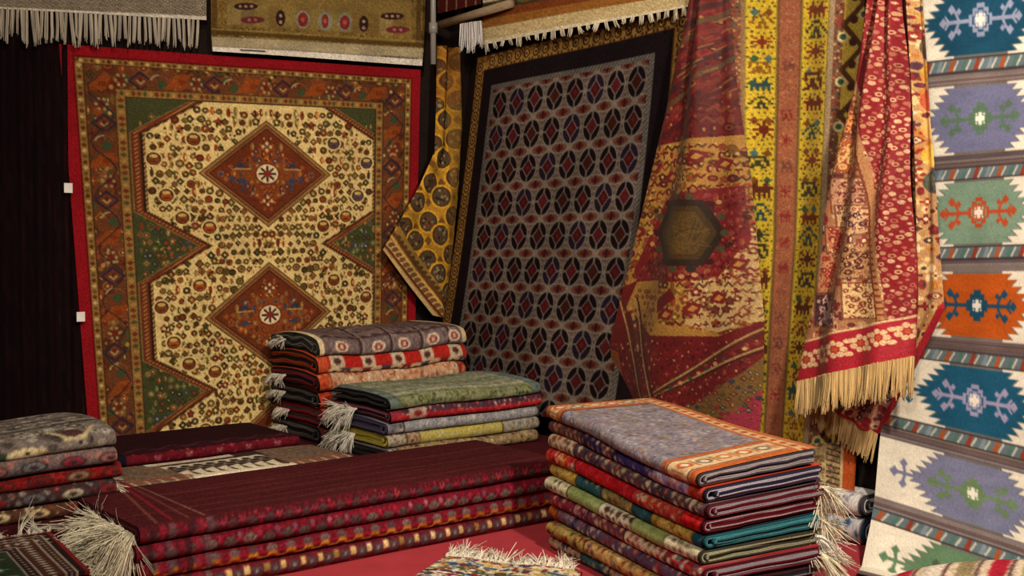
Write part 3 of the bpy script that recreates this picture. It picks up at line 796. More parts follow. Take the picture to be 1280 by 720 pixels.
    T = tt[:, None] * .30; fo = smooth_noise(8)
    P += LD * (.008 * fo(s[..., 0] * 8, tt[:, None] * 1.2))[..., None]
    P[..., 2] = np.maximum(P[..., 2], .012)
    return tag(sheet('white_kilim', P, c.read(s[..., 0] * .72 + 0 * T, T + 0 * s[..., 0]), FLAT, base=P[-1, 100], thick=.004), 'off-white kilim with a column of stepped blue, grey, green and orange medallions', 'rug')


white_kilim()

# ---- 9 rugs along the top of the walls
def top_rugs():
    rg = random.Random(13)
    # beige rug with long fringe, top left
    c = Cv(-30, 262, -40, 30, 2.4, '#8d8170')
    for j in range(-8, 6):
        for i in range(40):
            x = -34 + i * 8 + (4 if j % 2 else 0); y = j * 6 + (x * .03) + 2; c.dia(x, y, 3.6, 2.8, '#5f564c'); c.dia(x, y, 1.8, 1.3, '#a09684')
    c.poly([(-40, 7), (270, 21), (270, 31), (-40, 31)], '#d4cdc0')
    P, DX, DY, S, T = px_rug([(-30, -38), (-30, 9)], [(258, -38), (258, 25)], 150, 50, 'L', .075)
    base = P[-1, 75]
    Th = thing('fringed_rug', 'beige diamond-pattern rug end with long off-white fringe at the top left', 'rug', base)
    sheet('pile', P, c.read(DX, DY), WOOL, Th)
    fringe('fringe', Th, P[-1][::5], np.tile([0, 0, -1.0], (30, 1)), .128, '#bcb2a4', 5, n=420, droop=.0, spread=.03, wd=.0032, curl=.03)
    # olive gold pictorial rug with white flat end
    c = Cv(255, 545, -40, 90, 2.6, '#7a6132')
    c.scatter(9, ['#8a7440', '#5d4a26', '#6a5a36', '#8d6a38'], ['#6a542c', '#4a3a20'], ['#9a8450', '#54401f'], rg, size=(.3, .5))
    c.poly([(285, -40), (515, -40), (515, 46), (285, 30)], '#80693a')
    for k in range(13):
        x = 292 + k * 17.4; yb = 18 + (x - 290) * .065
        c.rect(x - 8, yb - 13, x + 8, yb + 13, rg.choice(['#84703f', '#786034', '#8a7648', '#756440']))
    for k, (x, kind) in enumerate([(307, 'h'), (350, 'd'), (378, 'r'), (406, 's'), (431, 'r'), (455, 'd'), (491, 'h'), (307, 'h2'), (490, 'h2')]):
        y = 19 + (x - 290) * .065
        if kind == 'h': c.ell(x, y - 12, 15, 4.5, '#33201c'); [c.ell(x + q, y - 12, 2, 1.8, '#a07a6a') for q in (-7, 0, 7)]
        elif kind == 'h2': c.ell(x + 8, y + 5, 15, 4.5, '#6b2c2c'); [c.ell(x + 8 + q, y + 5, 2, 1.8, '#9a6a6a') for q in (-4, 4)]
        elif kind == 'd': c.ell(x, y, 6, 10, '#2e1f1c'); c.ell(x, y - 3, 2, 2, '#a08a7a'); c.ell(x, y + 5, 2.2, 2.2, '#a87a6a')
        else: c.ell(x, y, 9, 11.5, '#7d8072'); c.ell(x, y, 6.4 if kind == 'r' else 4.5, 9, '#7d2c26'); c.ell(x, y, 2.5, 3, '#a0524a')
    c.line([(268, -40), (268, 44)], 6, '#5a4324'); c.line([(524, -40), (524, 62)], 6, '#5a4324'); c.line([(262, 40), (535, 57)], 5, '#54401f')
    c.line([(262, 36), (535, 52)], 1.6, '#8a7440'); c.poly([(255, 45), (545, 61), (545, 95), (255, 95)], '#a39678')
    c.poly([(255, 57), (545, 74), (545, 95), (255, 95)], '#ddd6cc'); c.line([(300, 63), (330, 64.5)], 2, '#3a2a2a'); c.line([(478, 70), (522, 73)], 2, '#4a4040')
    c.line([(255, 57), (545, 74)], 1.2, '#5a4a3a', .6); c.mottle(.08, 14, 3)
    P, DX, DY, S, T = px_rug([(264, -38), (264, 40), (266, 64)], [(533, -38), (531, 60), (529, 82)], 240, 100, 'L', .065, lambda S, T: .01 * np.sin(S * 5) * T)
    tag(sheet('pictorial_rug', P, c.read(DX, DY), WOOL, base=P[-1, 100]), 'olive-gold rug with row of small red vases and white flat-woven end, above medallion rug', 'rug')
    # striped rug end over the lattice rug
    c = Cv(590, 880, -60, 80, 2.2, '#a09070')
    def band(o0, o1, col): c.poly([(585, o0 + 2), (890, o0 - 52), (890, o1 - 52), (585, o1 + 2)], col)
    for o0, o1, col in ((-60, -2, '#9a8f78'), (-2, 5, '#cfc3a8'), (5, 16, '#4a3a24'), (16, 26, '#7a3f20'), (26, 37, '#93602c'), (37, 52, '#c5b083'), (52, 58, '#d8ccb0')): band(o0, o1, col)
    for k in range(70): c.ell(590 + k * 4, 12 - k * .71 + rg.uniform(-3, 3), 2.4, 1.6, rg.choice(['#7a5a2a', '#2e2418', '#5a6a4a']))
    P, DX, DY, S, T = px_rug([(604, -40), (603, 56)], [(880, -70), (880, 4)], 190, 70, 'R', .13, lambda S, T: .01 * np.sin(S * 6) * T)
    Th = thing('striped_rug', 'cream, orange and brown striped rug end hanging over the lattice rug', 'rug', P[-1, 90])
    sheet('pile', P, c.read(DX, DY), FLAT, Th)
    q = P[-1][::4]; keep = q; fringe('fringe', Th, keep, np.tile([0, 0, -1.0], (len(keep), 1)), .035, '#d5cab2', 6, n=240, droop=.0, spread=.12, wd=.0022)
    # small dark red rug end beside it, and white tassels
    c = Cv(540, 620, -40, 20, 3, '#4a1a18')
    for k in range(5): c.line([(548 + k * 12, -40), (546 + k * 12, 20)], 1.6, '#8a6a5a')
    P, DX, DY, S, T = px_rug([(548, -38), (547, 17)], [(600, -42), (600, 5)], 60, 50, 'R', .17)
    Th = thing('maroon_rug', 'maroon rug end hung over the wooden rail with a bunch of white tassels', 'rug', P[-1, 30])
    sheet('pile', P, c.read(DX, DY), WOOL, Th)
    e = on_right(np.linspace(575, 602, 12), np.linspace(30, 26, 12), .20)
    fringe('tassel', Th, e, np.tile([0, 0, -1.0], (12, 1)), .135, '#d6d2d2', 7, n=90, droop=0, spread=.04, wd=.0035, curl=.05)


top_rugs()


def tube(name, p0, p1, r, mat, parent=None, base=None, seg=12):
    p0 = np.array(p0, float); p1 = np.array(p1, float); d = p1 - p0; d /= np.linalg.norm(d)
    a = np.cross(d, [.3, .9, .2]); a /= np.linalg.norm(a); b = np.cross(d, a); V = []
    for p, k in ((p0, 0), (p0, 1), (p1, 1), (p1, 0)):
        for i in range(seg):
            t = i / seg * 6.2832; V.append(p + (a * math.cos(t) + b * math.sin(t)) * r * k)
    Q = [[k * seg + i, k * seg + (i + 1) % seg, (k + 1) * seg + (i + 1) % seg, (k + 1) * seg + i] for k in range(3) for i in range(seg)]
    return raw_mesh(name, V, Q, None, mat, parent, base)


def rack():
    pz = on_left(541.5, 30, .20); top = pz.copy(); top[2] = 2.6; bot = pz.copy(); bot[2] = 1.93
    Th = thing('hanging_rail', 'grey steel post with wooden rail in the corner above the golden rug', 'rail', bot)
    tube('post', bot, top, .014, STEEL, Th)
    a = on_right(546, 32, .21); b = on_right(640, 4, .16)
    tube('rail', a, b, .02, WOOD, Th)
    j = on_left(541.5, 35, .20); tube('clamp', j - UP * .025, j + UP * .025, .022, STEEL, Th)


rack()

# ================================================================== folded rugs
def fold_canvas(L, A, segs, rng, res=260, motif=.032):
    """pattern of a folded edge: segs = [(end fraction, base colour, [motif colours], [dots])]"""
    c = Cv(0, L, 0, A, res, segs[0][1]); x0 = 0
    for end, bg, cols, dots in segs:
        x1 = end * L; c.rect(x0, 0, x1, A, bg)
        if cols: c.scatter(motif, cols, cols, dots or cols, rng, box=(x0, x1, 0, A), size=(.34, .58), spy=motif * .8)
        c.rect(x1 - .006, 0, x1, A, '#2a1c1c', .8); x0 = x1
    return c


class Stack:
    def __init__(s, o, e1, e2, L, W, z0, k=None):
        s.o, s.e1, s.e2, s.L, s.W, s.z0 = np.array([o[0], o[1], 0.0]), np.array([*e1, 0.0]), np.array([*e2, 0.0]), L, W, z0
        s.k = k or (lambda x, y: 1 + 0 * x)
        s.h = 0.0
    def place(s, x, y, z, rot=0.0, dx=0.0, dy=0.0):
        cx, cy = s.L / 2, s.W / 2
        xx = x + dx - (y - cy) * rot; yy = y + dy + (x - cx) * rot
        zz = s.z0 + z * s.k(x, y)
        return s.o + s.e1 * xx[..., None] + s.e2 * yy[..., None] + UP * zz[..., None]


def folded(st, T, label, segs, pile, back, seed, nx=170, top=None, motif=.03, group=None, name='folded_rug', n_top=5, jit=.012, fr=None, mat=None, wavy=1.0, L=None, W=None, x_off=0.0, fcurl=.35):
    """one rug folded into four layers: patterned outer pile with its rounded front fold, the layers at the ends, fringe"""
    rng = random.Random(seed); g = np.random.default_rng(seed)
    L = L or st.L; W = W or st.W; z0 = st.h; st.h += T
    rot = g.uniform(-.012, .012); dx = g.uniform(-jit, jit) + x_off; dy = g.uniform(-jit, jit)
    r = T / 2 * .97; ry = r * .9
    # profile of the outer pile: bottom, front fold, top
    yb = np.linspace(W * .35, ry, 3)[:-1]; zb = np.full(2, T / 2 - r)
    t = np.linspace(0, 1, 15); an = -math.pi / 2 - t * math.pi
    ya = ry + ry * np.cos(an); za = T / 2 + r * np.sin(an)
    yt = np.linspace(ry, W, n_top + 1)[1:]; zt = np.full(n_top, T / 2 + r)
    py = np.r_[yb, ya, yt]; pz = np.r_[zb, za, zt]
    arc = np.r_[0, np.cumsum(np.hypot(np.diff(py), np.diff(pz)))]; f0 = arc[2]; fa = arc[16]
    xs = np.linspace(0, L, nx)
    nz = smooth_noise(seed * 3 + 1)
    X = xs[None] + 0 * py[:, None]; Y = py[:, None] + 0 * xs[None]; Z = pz[:, None] + 0 * xs[None]
    wob = .0035 * nz(X * 9, Y * 6) * wavy; frontw = .0055 * nz(X * 14 + 5, X * 3) * np.exp(-np.maximum(Y, 0) / .06)
    end = np.minimum(X, L - X); Zs = (Z - T / 2) * (1 - .10 * np.exp(-end / .02)) + T / 2
    P = st.place(X, Y + frontw, z0 + Zs + wob * (Z / T), rot, dx, dy)
    c = fold_canvas(L, arc[-1], segs, rng, motif=motif) if not callable(segs) else segs(L, arc[-1], f0, fa, rng)
    if top: top(c, L, f0, fa, arc[-1], rng)
    cols = c.read(X, np.repeat(arc[:, None], nx, 1))
    base = st.place(np.array([L / 2]), np.array([W / 2]), np.array([z0]))[0]
    Th = thing(name, label, 'rug', base, group)
    raw_mesh('pile', P.reshape(-1, 3), gridq(len(py), nx), cols.reshape(-1, 3), mat or WOOL, Th)
    # the folded layers
    q = T / 4; th = q * .84; pc = hx(pile); bc = hx(back)
    lay = [np.stack([np.linspace(W - g.uniform(0, .02), T / 2, 9), np.full(9, q / 2)], 1)]
    a2 = -math.pi / 2 - np.linspace(0, 1, 11)[1:-1] * math.pi; R1 = T / 2 - q / 2
    lay.append(np.stack([T / 2 + R1 * np.cos(a2) * .95, T / 2 + R1 * np.sin(a2)], 1))
    wb = W - g.uniform(.012, .03)
    lay.append(np.stack([np.linspace(T / 2, wb, 9), np.full(9, T - q / 2)], 1))
    a3 = math.pi / 2 - np.linspace(0, 1, 7)[1:-1] * math.pi
    lay.append(np.stack([wb + q / 2 * np.cos(a3), T - q + q / 2 * np.sin(a3)], 1))
    fi = T * .55 + g.uniform(0, .02)
    lay.append(np.stack([np.linspace(wb, fi, 9), np.full(9, T - 1.5 * q)], 1))
    lay.append(np.stack([fi + q / 2 * np.cos(a2), T / 2 + q / 2 * np.sin(a2)], 1))
    lay.append(np.stack([np.linspace(fi, W - g.uniform(0, .025), 9), np.full(9, 1.5 * q)], 1))
    path = np.concatenate(lay); m = len(path)
    path[:, 1] += .10 * q * np.sin(path[:, 0] * g.uniform(25, 45) + g.uniform(0, 6)) * wavy
    path[:, 1] = np.clip(path[:, 1], q * .5, T - q * .5 - .0022)
    tg = np.gradient(path, axis=0); tg /= np.maximum(1e-9, np.linalg.norm(tg, axis=1))[:, None]; nr = np.stack([-tg[:, 1], tg[:, 0]], 1)
    if nr[0, 1] > 0: nr = -nr                      # pile faces down on the bottom layer
    rows = [(.5, pc), (-.02, pc), (-.16, bc), (-.5, bc * .9)]
    xs2 = np.r_[0, .015, np.linspace(.05, L - .05, 9), L - .015, L]; n2 = len(xs2)
    ej = g.normal(0, .0035, (2, 8))
    V = []; C = []
    for ix, x in enumerate(xs2):
        ext = 0.0
        for off, cc in rows:
            p = path + nr * off * th
            e = np.interp(np.arange(m), np.linspace(0, m - 1, 8), ej[0 if ix < 3 else 1])
            xx = np.full(m, x) + (e - .003 if ix < 2 else (e + .003 if ix > n2 - 3 else 0))
            tuck = 1.0 if 1 < ix < n2 - 2 else (.9 if ix in (0, n2 - 1) else .97)
            zz = (p[:, 1] - T / 2) * .97 * (tuck if True else 1) + T / 2
            wv = .0035 * nz(xx * 9, p[:, 0] * 6) * wavy * zz / T
            fw = .006 * np.exp(-np.maximum(p[:, 0], 0) / .05)
            V.append(st.place(xx, p[:, 0] + .002 + fw, z0 + zz + wv, rot, dx, dy)); C.append(np.tile(cc, (m, 1)) * g.uniform(.85, 1.12))
    V = np.concatenate(V); C = np.concatenate(C); nr_ = len(rows)
    def id_(ix, rr, k): return (ix * nr_ + rr) * m + k
    kk = np.arange(m - 1); Q = []
    for ix in range(n2 - 1):
        for rr in (0, nr_ - 1): Q.append(np.stack([id_(ix, rr, kk), id_(ix, rr, kk + 1), id_(ix + 1, rr, kk + 1), id_(ix + 1, rr, kk)], 1))
        for k in (0, m - 1):
            Q.append(np.array([[id_(ix, rr, k), id_(ix, rr + 1, k), id_(ix + 1, rr + 1, k), id_(ix + 1, rr, k)] for rr in range(nr_ - 1)]))
    for ix in (0, n2 - 1):
        for rr in range(nr_ - 1): Q.append(np.stack([id_(ix, rr, kk), id_(ix, rr, kk + 1), id_(ix, rr + 1, kk + 1), id_(ix, rr + 1, kk)], 1))
    raw_mesh('folded_layers', V, np.concatenate(Q), np.clip(C, 0, 1), LAYER, Th, smooth=False)
    if fr:
        for (x0, x1, y0, y1, dirx, diry, ln, n, col) in fr:
            xx = np.linspace(x0, x1, 12); yy = np.linspace(y0, y1, 12)
            S_ = st.place(xx, yy, np.full(12, z0 + T * .5), rot, dx, dy)
            dd = np.tile(st.e1 * dirx + st.e2 * diry + UP * (-.25 if fcurl < .5 else -.55), (12, 1))
            fringe('fringe', Th, S_, dd, ln, col, seed + 5, n=n, droop=.6, spread=.28, wd=.0022, curl=fcurl, tuft=11)
    return Th


LW = (-LD[0], -LD[1]); LN = (-RD[0], -RD[1])      # along the left wall to the right; away from the camera into it

# ---- stack A against the left wall (six rugs)
def stack_a():
    o = room(1.075, .53); st = Stack(o[:2], LW, LN, .79, .45, PL, lambda x, y: 1.01 + .05 * x / .79 + .018 * np.sin(x * 9 + 1) + .010 * np.sin(x * 21 + y * 6) - .055 * np.exp(-np.maximum(y, 0) / .045) + .03 * np.sin(np.clip(y / .45, 0, 1) * 3.14))
    def top(c, L, f0, fa, A, rng):
        for k in range(7):
            y = fa + .01 + k * .055; c.rect(0, y, L, y + .016, ['#3a2c30', '#75605c', '#54484e', '#7a4a3a'][k % 4], .75)
        for x in (.2, .36, .53, .68):
            c.line([(x, f0), (x + .07, A)], .012, '#3a2a2c'); c.line([(x + .014, f0), (x + .084, A)], .008, '#8a7a70')
        for k in range(24):
            x = .03 + k * .032; c.rect(x, f0 + .004, x + .018, f0 + .016, ['#c0a890', '#7a2a28', '#2e2a34', '#a08070'][k % 4]); c.dia(x, fa + .03, .013, .012, ['#8a6a60', '#3a3038'][k % 2]); c.dia(x + .01, fa + .10, .014, .014, ['#7a4a40', '#44383c'][k % 2]); c.dia(x, fa + .2, .014, .016, ['#8a7a70', '#3a3038', '#7a4038'][k % 3])
        for x in (.11, .30, .44, .6, .72):
            c.ell(x, (f0 + fa) / 2 + .012, .034, .026, '#d0bfa8'); c.ell(x, (f0 + fa) / 2 + .012, .022, .016, '#7a2a28'); c.ell(x, (f0 + fa) / 2 + .012, .010, .008, '#d0bfa8')
        c.rect(0, f0 * .5, .022, A, '#cdbb96'); c.rect(L - .025, f0 * .5, L, A, '#c9b48c')
    M = [
        ('plum and brown rug with cream corner, lowest in the tall stack behind the green-topped one', [(.1, '#6a2a24', ['#b08a6a', '#3a2024'], None), (1, '#5a4448', ['#a08a7c', '#7a2a28', '#2e2a34'], ['#c0a890'])], '#221d20', '#5f5a58'),
        ('dark folded rug with crimson end, second lowest of the tall stack by the corner', [(.1, '#8a2a20', ['#b0603a', '#4a1a1a'], None), (1, '#5d4a4c', ['#a89484', '#8a3a30', '#32303c'], ['#c0a890'])], '#7a1626', '#4d3a3c'),
        ('folded rug with orange-red edge and grey floral fold, third from bottom in tall corner stack', [(.08, '#a83a22', ['#c0603a', '#7a2018'], None), (.9, '#5c4c50', ['#b09a88', '#7a2a2c', '#2c2c38', '#6a5a5c'], ['#d0bca4']), (1, '#9a2a26', ['#b86a4a'], None)], '#201c1f', '#6a6664'),
        ('folded rug with pale orange and cream band, in the middle of the tall corner stack', [(.08, '#b0482a', ['#c97a50', '#8a2a20'], None), (.95, '#b48a6c', ['#c9a888', '#8a6a5a', '#a0522e', '#d0bca0'], ['#4a4448', '#7a2a24']), (1, '#8a2a26', ['#b86a4a'], None)], '#2a1c1e', '#7d2a34'),
        ('folded rug with cream boxes and bright red stripe, second from top of tall corner stack', None, '#24201f', '#b0421e'),
        ('grey-brown rug with wavy stripes and cream binding on top of the tall corner stack', [(1, '#6a5a5c', ['#7d6c6a', '#54464a', '#84706a'], ['#8a5a4c'])], '#33312f', '#74726c')]
    def boxes(L, A, f0, fa, rng):
        c = Cv(0, L, 0, A, 300, '#c2ae94'); y = f0
        c.rect(0, f0 + (fa - f0) * .42, L, A, '#a3241f'); c.rect(0, 0, .05, A, '#b04a2c')
        for k in range(14):
            x = .06 + k * .053; h = (fa - f0)
            c.rect(x, f0, x + .044, f0 + h * .44, ['#c9b498', '#4a4248', '#c0a488', '#7a2c28'][k % 4]); c.dia(x + .022, f0 + h * .2, .015, .013, ['#2e2a34', '#c9b498', '#8a2a24'][k % 3])
            if k % 3 == 0: c.rect(x, f0 + h * .45, x + .07, A, '#b8a48a'); c.ell(x + .035, f0 + h * .7, .018, .014, '#4a2a2c')
        return c
    for i, (lb, sg, p, b) in enumerate(M):
        folded(st, .0755, lb, sg or boxes, p, b, 40 + i, nx=190, top=top if i == 5 else None, n_top=40 if i == 5 else 4, fr=[(-.005, -.005, .30, .42, -1, .1, .035, 170, '#c9c0b2')] if i != 4 else None, wavy=5.5 if i == 5 else 1.6)


stack_a()

# ---- stack B in front of it (five rugs, green on top)
def stack_b():
    o = room(1.065, 1.05); st = Stack(o[:2], LW, LN, .79, .44, PL, lambda x, y: 1.01 + .03 * x / .79 + .02 * np.sin(x * 8) - .05 * np.exp(-np.maximum(y, 0) / .045) + .02 * np.sin(np.clip(y / .44, 0, 1) * 3.14))
    def greentop(L, A, f0, fa, rng):
        c = Cv(0, L, 0, A, 280, '#7d7f68')
        c.scatter(.022, ['#5c6038', '#6b7048', '#8a8a6c', '#3f4628'], ['#4d5230', '#747850'], ['#8e9070', '#3a4426'], rng, box=(0, L, 0, fa + .01), size=(.4, .65))
        for k in range(6):
            y = fa + .02 + k * .07; c.rect(0, y, L, y + .04, ['#a6a48a', '#8d9080', '#6d7a6a', '#99977c', '#75846c', '#5d6a58'][k]); 
        c.scatter(.03, ['#9ca08c', '#7f8470', '#b0ac92', '#5f6c5c'], ['#8a8c74', '#a3a288'], ['#6a7a70', '#b5b296'], rng, box=(0, L, fa + .01, A), size=(.3, .5))
        c.rect(0, f0 * .6, .05, A, '#3f5260', .5); c.rect(L - .05, f0 * .5, L, A, '#506472', .6); return c
    def twoband(a, b, ca, cb):
        def f(L, A, f0, fa, rng):
            c = Cv(0, L, 0, A, 280, a); c.scatter(.03, ca, ca, ['#c9b49c', '#8a2a2a'], rng, size=(.35, .6), spy=.02)
            m = f0 + (fa - f0) * .55
            c.rect(0, 0, L, m, b); c.scatter(.026, cb, cb, cb, rng, box=(0, L, 0, m), size=(.3, .55), spy=.018)
            c.rect(0, 0, .05, A, '#9a2a34', .7); c.rect(.09, 0, .17, A, '#b09c8c', .75); c.ell(.13, m, .02, .012, '#7a2a28'); return c
        return f
    M = [('dark patterned rug with cream specks, lowest of the green-topped stack', [(.08, '#3a3440', ['#a89c8c'], None), (1, '#7d6a50', ['#c0ac84', '#4a2a28', '#a08a58'], ['#3a2a2a'])], '#1a181c', '#3c3a3c'),
         ('folded rug with mustard-yellow edge in the green-topped stack', [(.12, '#a39a84', ['#7a2a28', '#c0b498', '#5a6068'], None), (.2, '#9a8c74', ['#7a3a2a'], None), (.75, '#a89a4a', ['#b5a65a', '#8f8a68', '#a09a80'], ['#8a8470']), (1, '#8f8a80', ['#a39c8c', '#5a5a60', '#8a6a3a'], None)], '#8a7a2e', '#b5a54a'),
         ('folded rug with pale grey-blue fold in the green-topped stack', [(.1, '#77747c', ['#3a3a4a', '#b0a89c'], None), (1, '#8d8c92', ['#a5a4a6', '#6a6f80', '#b8b2a8', '#7d7a78'], ['#5a6078', '#c9c2b4'])], '#352f45', '#5a5468'),
         ('bright red folded rug with navy floral band, just under the green-topped rug', twoband('#4a2a38', '#a8242e', ['#2a2438', '#8a3a3a', '#b09a84', '#5a3a4a'], ['#b8343a', '#8a1a24', '#c0564a']), '#221c24', '#8a4a5a'),
         ('sage green and cream rug on top of the stack in front of the corner', greentop, '#191719', '#423f40')]
    for i, (lb, sg, p, b) in enumerate(M):
        folded(st, .0525, lb, sg, p, b, 60 + i, nx=200, n_top=40 if i == 4 else 4, motif=.024, fr=[(-.005, -.005, .25, .42, -1, .0, .06, 300, '#d5cfc4')] if i in (1, 3) else None, wavy=3.5 if i == 4 else 1.5)


stack_b()

# ---- S2 maroon fold and S3 brown rug on the plinth
def plinth_rugs():
    a0, a1 = along(148, .74), along(376, .74)
    st = Stack(room(a0, .74)[:2], LW, LN, a0 - a1, .46, PL)
    def dark(L, A, f0, fa, rng):
        c = Cv(0, L, 0, A, 260, '#2c1218')
        c.rect(0, 0, L, fa - .006, '#5d1420'); c.scatter(.03, ['#7a1e2c', '#3d0f18', '#5a1822'], ['#4a101a'], ['#8a4a4a', '#3a1a2a'], rng, box=(0, L, 0, fa), size=(.3, .5))
        for k in range(6):
            x = .12 + k * L / 6; c.dia(x, fa + .06, .07, .04, '#47202a'); c.dia(x, fa + .06, .05, .026, '#2a1116'); c.line([(x - .09, fa + .02), (x, fa + .10), (x + .09, fa + .02)], .006, '#5a2a30')
            c.bmp(["#.#", ".#.", "#.#"], x + .03, f0 + (fa - f0) * .5, .024, .02, {'#': '#9a6a6a'})
        c.rect(0, 0, .03, A, '#14141f'); return c
    folded(st, .045, 'crimson folded rug under the near-black one, against the wall below the medallion rug', [(1, '#6a1522', ['#7d1e2c', '#42101a', '#8a3a40'], ['#3a1420'])], '#301018', '#5a2028', 80, nx=150)
    folded(st, .045, 'near-black maroon folded rug lying against the wall below the medallion rug', dark, '#240e14', '#3a1a20', 81, nx=170, n_top=36)
    a0, a1 = along(146, 1.105), along(440, 1.105)
    st = Stack(room(a0, 1.105)[:2], LW, LN, a0 - a1, .345, PL)
    def brown(L, A, f0, fa, rng):
        c = Cv(0, L, 0, A, 280, '#6a5a4c')
        c.scatter(.018, ['#7d6c5a', '#54463c', '#8a5a44', '#5f5448'], ['#5a4a40', '#84705c'], ['#8a7460', '#7a3a2c'], rng, size=(.35, .6))
        c.rect(L * .27, 0, L * .72, A, '#3a2c28')
        for k in range(8):
            x = L * .29 + k * L * .054
            c.poly([(x, f0), (x + .05, f0), (x + .06, fa + .03), (x + .02, fa + .075), (x + .03, fa + .13), (x - .02, fa + .10), (x - .015, fa + .05)], '#d3c8b0')
            c.ell(x + .035, fa + .05, .018, .026, '#54402f'); c.ell(x + .02, fa + .165, .030, .03, '#75685c'); c.ell(x + .02, fa + .165, .018, .016, '#2e2220'); c.poly([(x - .03, fa + .18), (x, fa + .23), (x + .04, fa + .2), (x + .02, fa + .25), (x - .03, fa + .24)], '#cdc2ac')
        c.rect(L * .22, fa + .275, L * .6, fa + .32, '#d5cdbd', .85)
        for k in range(5):
            for x in (L * .05 + k * .05, L * .76 + k * .05): c.ell(x, fa + .03, .02, .03, '#9a4a34', inner=.5); c.rect(x - .006, f0, x + .006, fa + .04, '#a89a84')
        c.rect(0, 0, .035, A, '#7a1e22', .8); return c
    folded(st, .056, 'grey-brown rug with bold white and brown motifs, lying flat behind the long maroon stack', brown, '#4a3c34', '#7a6e62', 82, nx=230, n_top=50)


plinth_rugs()

# ---- S4 long maroon stack in front
def long_stack():
    P0 = np.array([-1.085, 3.33]); st = Stack(P0, LW, LN, 1.66, .455, 0.0)
    P0c = room(0, 0)
    def rowpat(base, kind):
        def f(L, A, f0, fa, rng):
            c = Cv(0, L, 0, A, 330, base); h = fa - f0; m = (f0 + fa) / 2
            c.scatter(.02, ['#8a1a2c', '#4a121c', '#701824', '#3a1a20'], ['#5a1420'], ['#94404a', '#2a1a20'], rng, box=(0, L, 0, A), size=(.3, .5))
            c.rect(0, m - .004, L, m + .004, '#8f1c30' if kind < 3 else '#5a1420')
            step = .063; k = 0; x = .02
            while x < L:
                dn = x / L
                G = ["..####..", ".######.", "##.##.##", "########", "##.##.##", ".######.", "..####.."]
                j = rng.uniform(-.004, .004); gy = rng.choice(['#5f5350', '#544644', '#6a5e58', '#4a3c3e'])
                if kind == 0:
                    c.bmp(G, x + .02, m - .004, .036, .026, {'#': '#47383a'}); c.line([(x + .044, m + .012), (x + .052, m - .008), (x + .060, m + .012)], .005, rng.choice(['#a0484e', '#7a3a44', '#8a2430']))
                elif kind == 1:
                    c.bmp(G, x + .022, m - .006 + j, .044, .030, {'#': gy, '.': '#4a121c'}); c.dia(x + .052, m + .012, .010, .012, rng.choice(['#9a5a6a', '#8a2438', '#6a4a5a'])); c.rect(x + .05, f0, x + .054, m - .01, '#3a1018')
                elif kind == 2:
                    c.poly([(x, m - .016), (x + .010, m - .016), (x + .016, m - .001), (x + .044, m - .001), (x + .050, m - .016), (x + .062, m - .016), (x + .062, m - .025), (x + .047, m - .025), (x + .040, m - .011), (x + .020, m - .011), (x + .013, m - .025), (x, m - .025)], rng.choice(['#b5701e', '#a8661e', '#c0822e']))
                    c.bmp(G, x + .030, m + .012, .036, .022, {'#': gy}); c.rect(x + .012, f0, x + .046, f0 + .010, rng.choice(['#3a2a30', '#5a4640', '#6a1a28']))
                else:
                    cr = rng.choice(['#cbb07a', '#bda06a', '#c9b68a'])
                    c.rect(x + j, m - .004, x + .020 + j, m + .024, cr if rng.random() < .75 else '#8a6a3c'); c.bmp(G, x + .042, m + .002, .036, .034, {'#': '#463c42', '.': '#5a2a30'}); c.ell(x + .042, m + .002, .006, .006, '#85766e')
                    c.rect(x, f0 - .004, x + .055, f0 + .013, rng.choice(['#cdc0a0', '#c2b48e', '#5a4a44', '#6a5a50']))
                x += step; k += 1
            # left ends turn into crimson border blocks
            for k in range(8): c.rect(k * .03, f0, k * .03 + .02, fa, ['#5a1a24', '#3a1a1e', '#7a2030', '#5c4448'][k % 4], .8)
            return c
        return f
    def topp(L, A, f0, fa, rng):
        c = rowpat('#4a141c', 0)(L, A, f0, fa, rng); c.rect(0, fa - .012, L, A, '#471a1e')
        n = np.random.default_rng(1)
        for k in range(46):
            y = fa - .012 + n.uniform(0, A - fa); x = n.uniform(-.3, L); c.line([(x, y), (x + n.uniform(.3, 1), y + n.uniform(-.01, .01))], n.uniform(.003, .008), ['#5a2226', '#3a1418', '#6a2c2c', '#501a20'][k % 4], .7)
        for k in range(5):
            y = fa + .05 + k * .075; c.rect(.22, y, L, y + .006, '#6d3a34', .6)
        for k in range(4):
            x = .06 + k * .05; c.line([(x, fa), (x + .09 - .03 * k, A)], .010, ['#7a4a40', '#8a1e2c', '#6a3a34', '#7d5a4c'][k], .8)
        return c
    M = [('crimson rug with cream and navy blocks along its fold, lowest of the long maroon stack', rowpat('#5a1a22', 3)),
         ('crimson rug with orange scallops along its fold, second lowest of the long stack', rowpat('#6a1522', 2)),
         ('crimson rug with grey ovals along its fold, second from top of the long stack', rowpat('#6d1424', 1)),
         ('plain dark maroon rug with striped left end on top of the long stack', topp)]
    for i, (lb, f) in enumerate(M):
        folded(st, .0575, lb, f, '#3a1018', '#6a3038', 90 + i, nx=360, n_top=60 if i == 3 else 4, jit=.006, wavy=.8, W=.555 if i == 3 else None,
               fr=[(.012, .012, .05, .38, -1, 0, .085, 1000, '#e2dac2')], fcurl=.52)


long_stack()

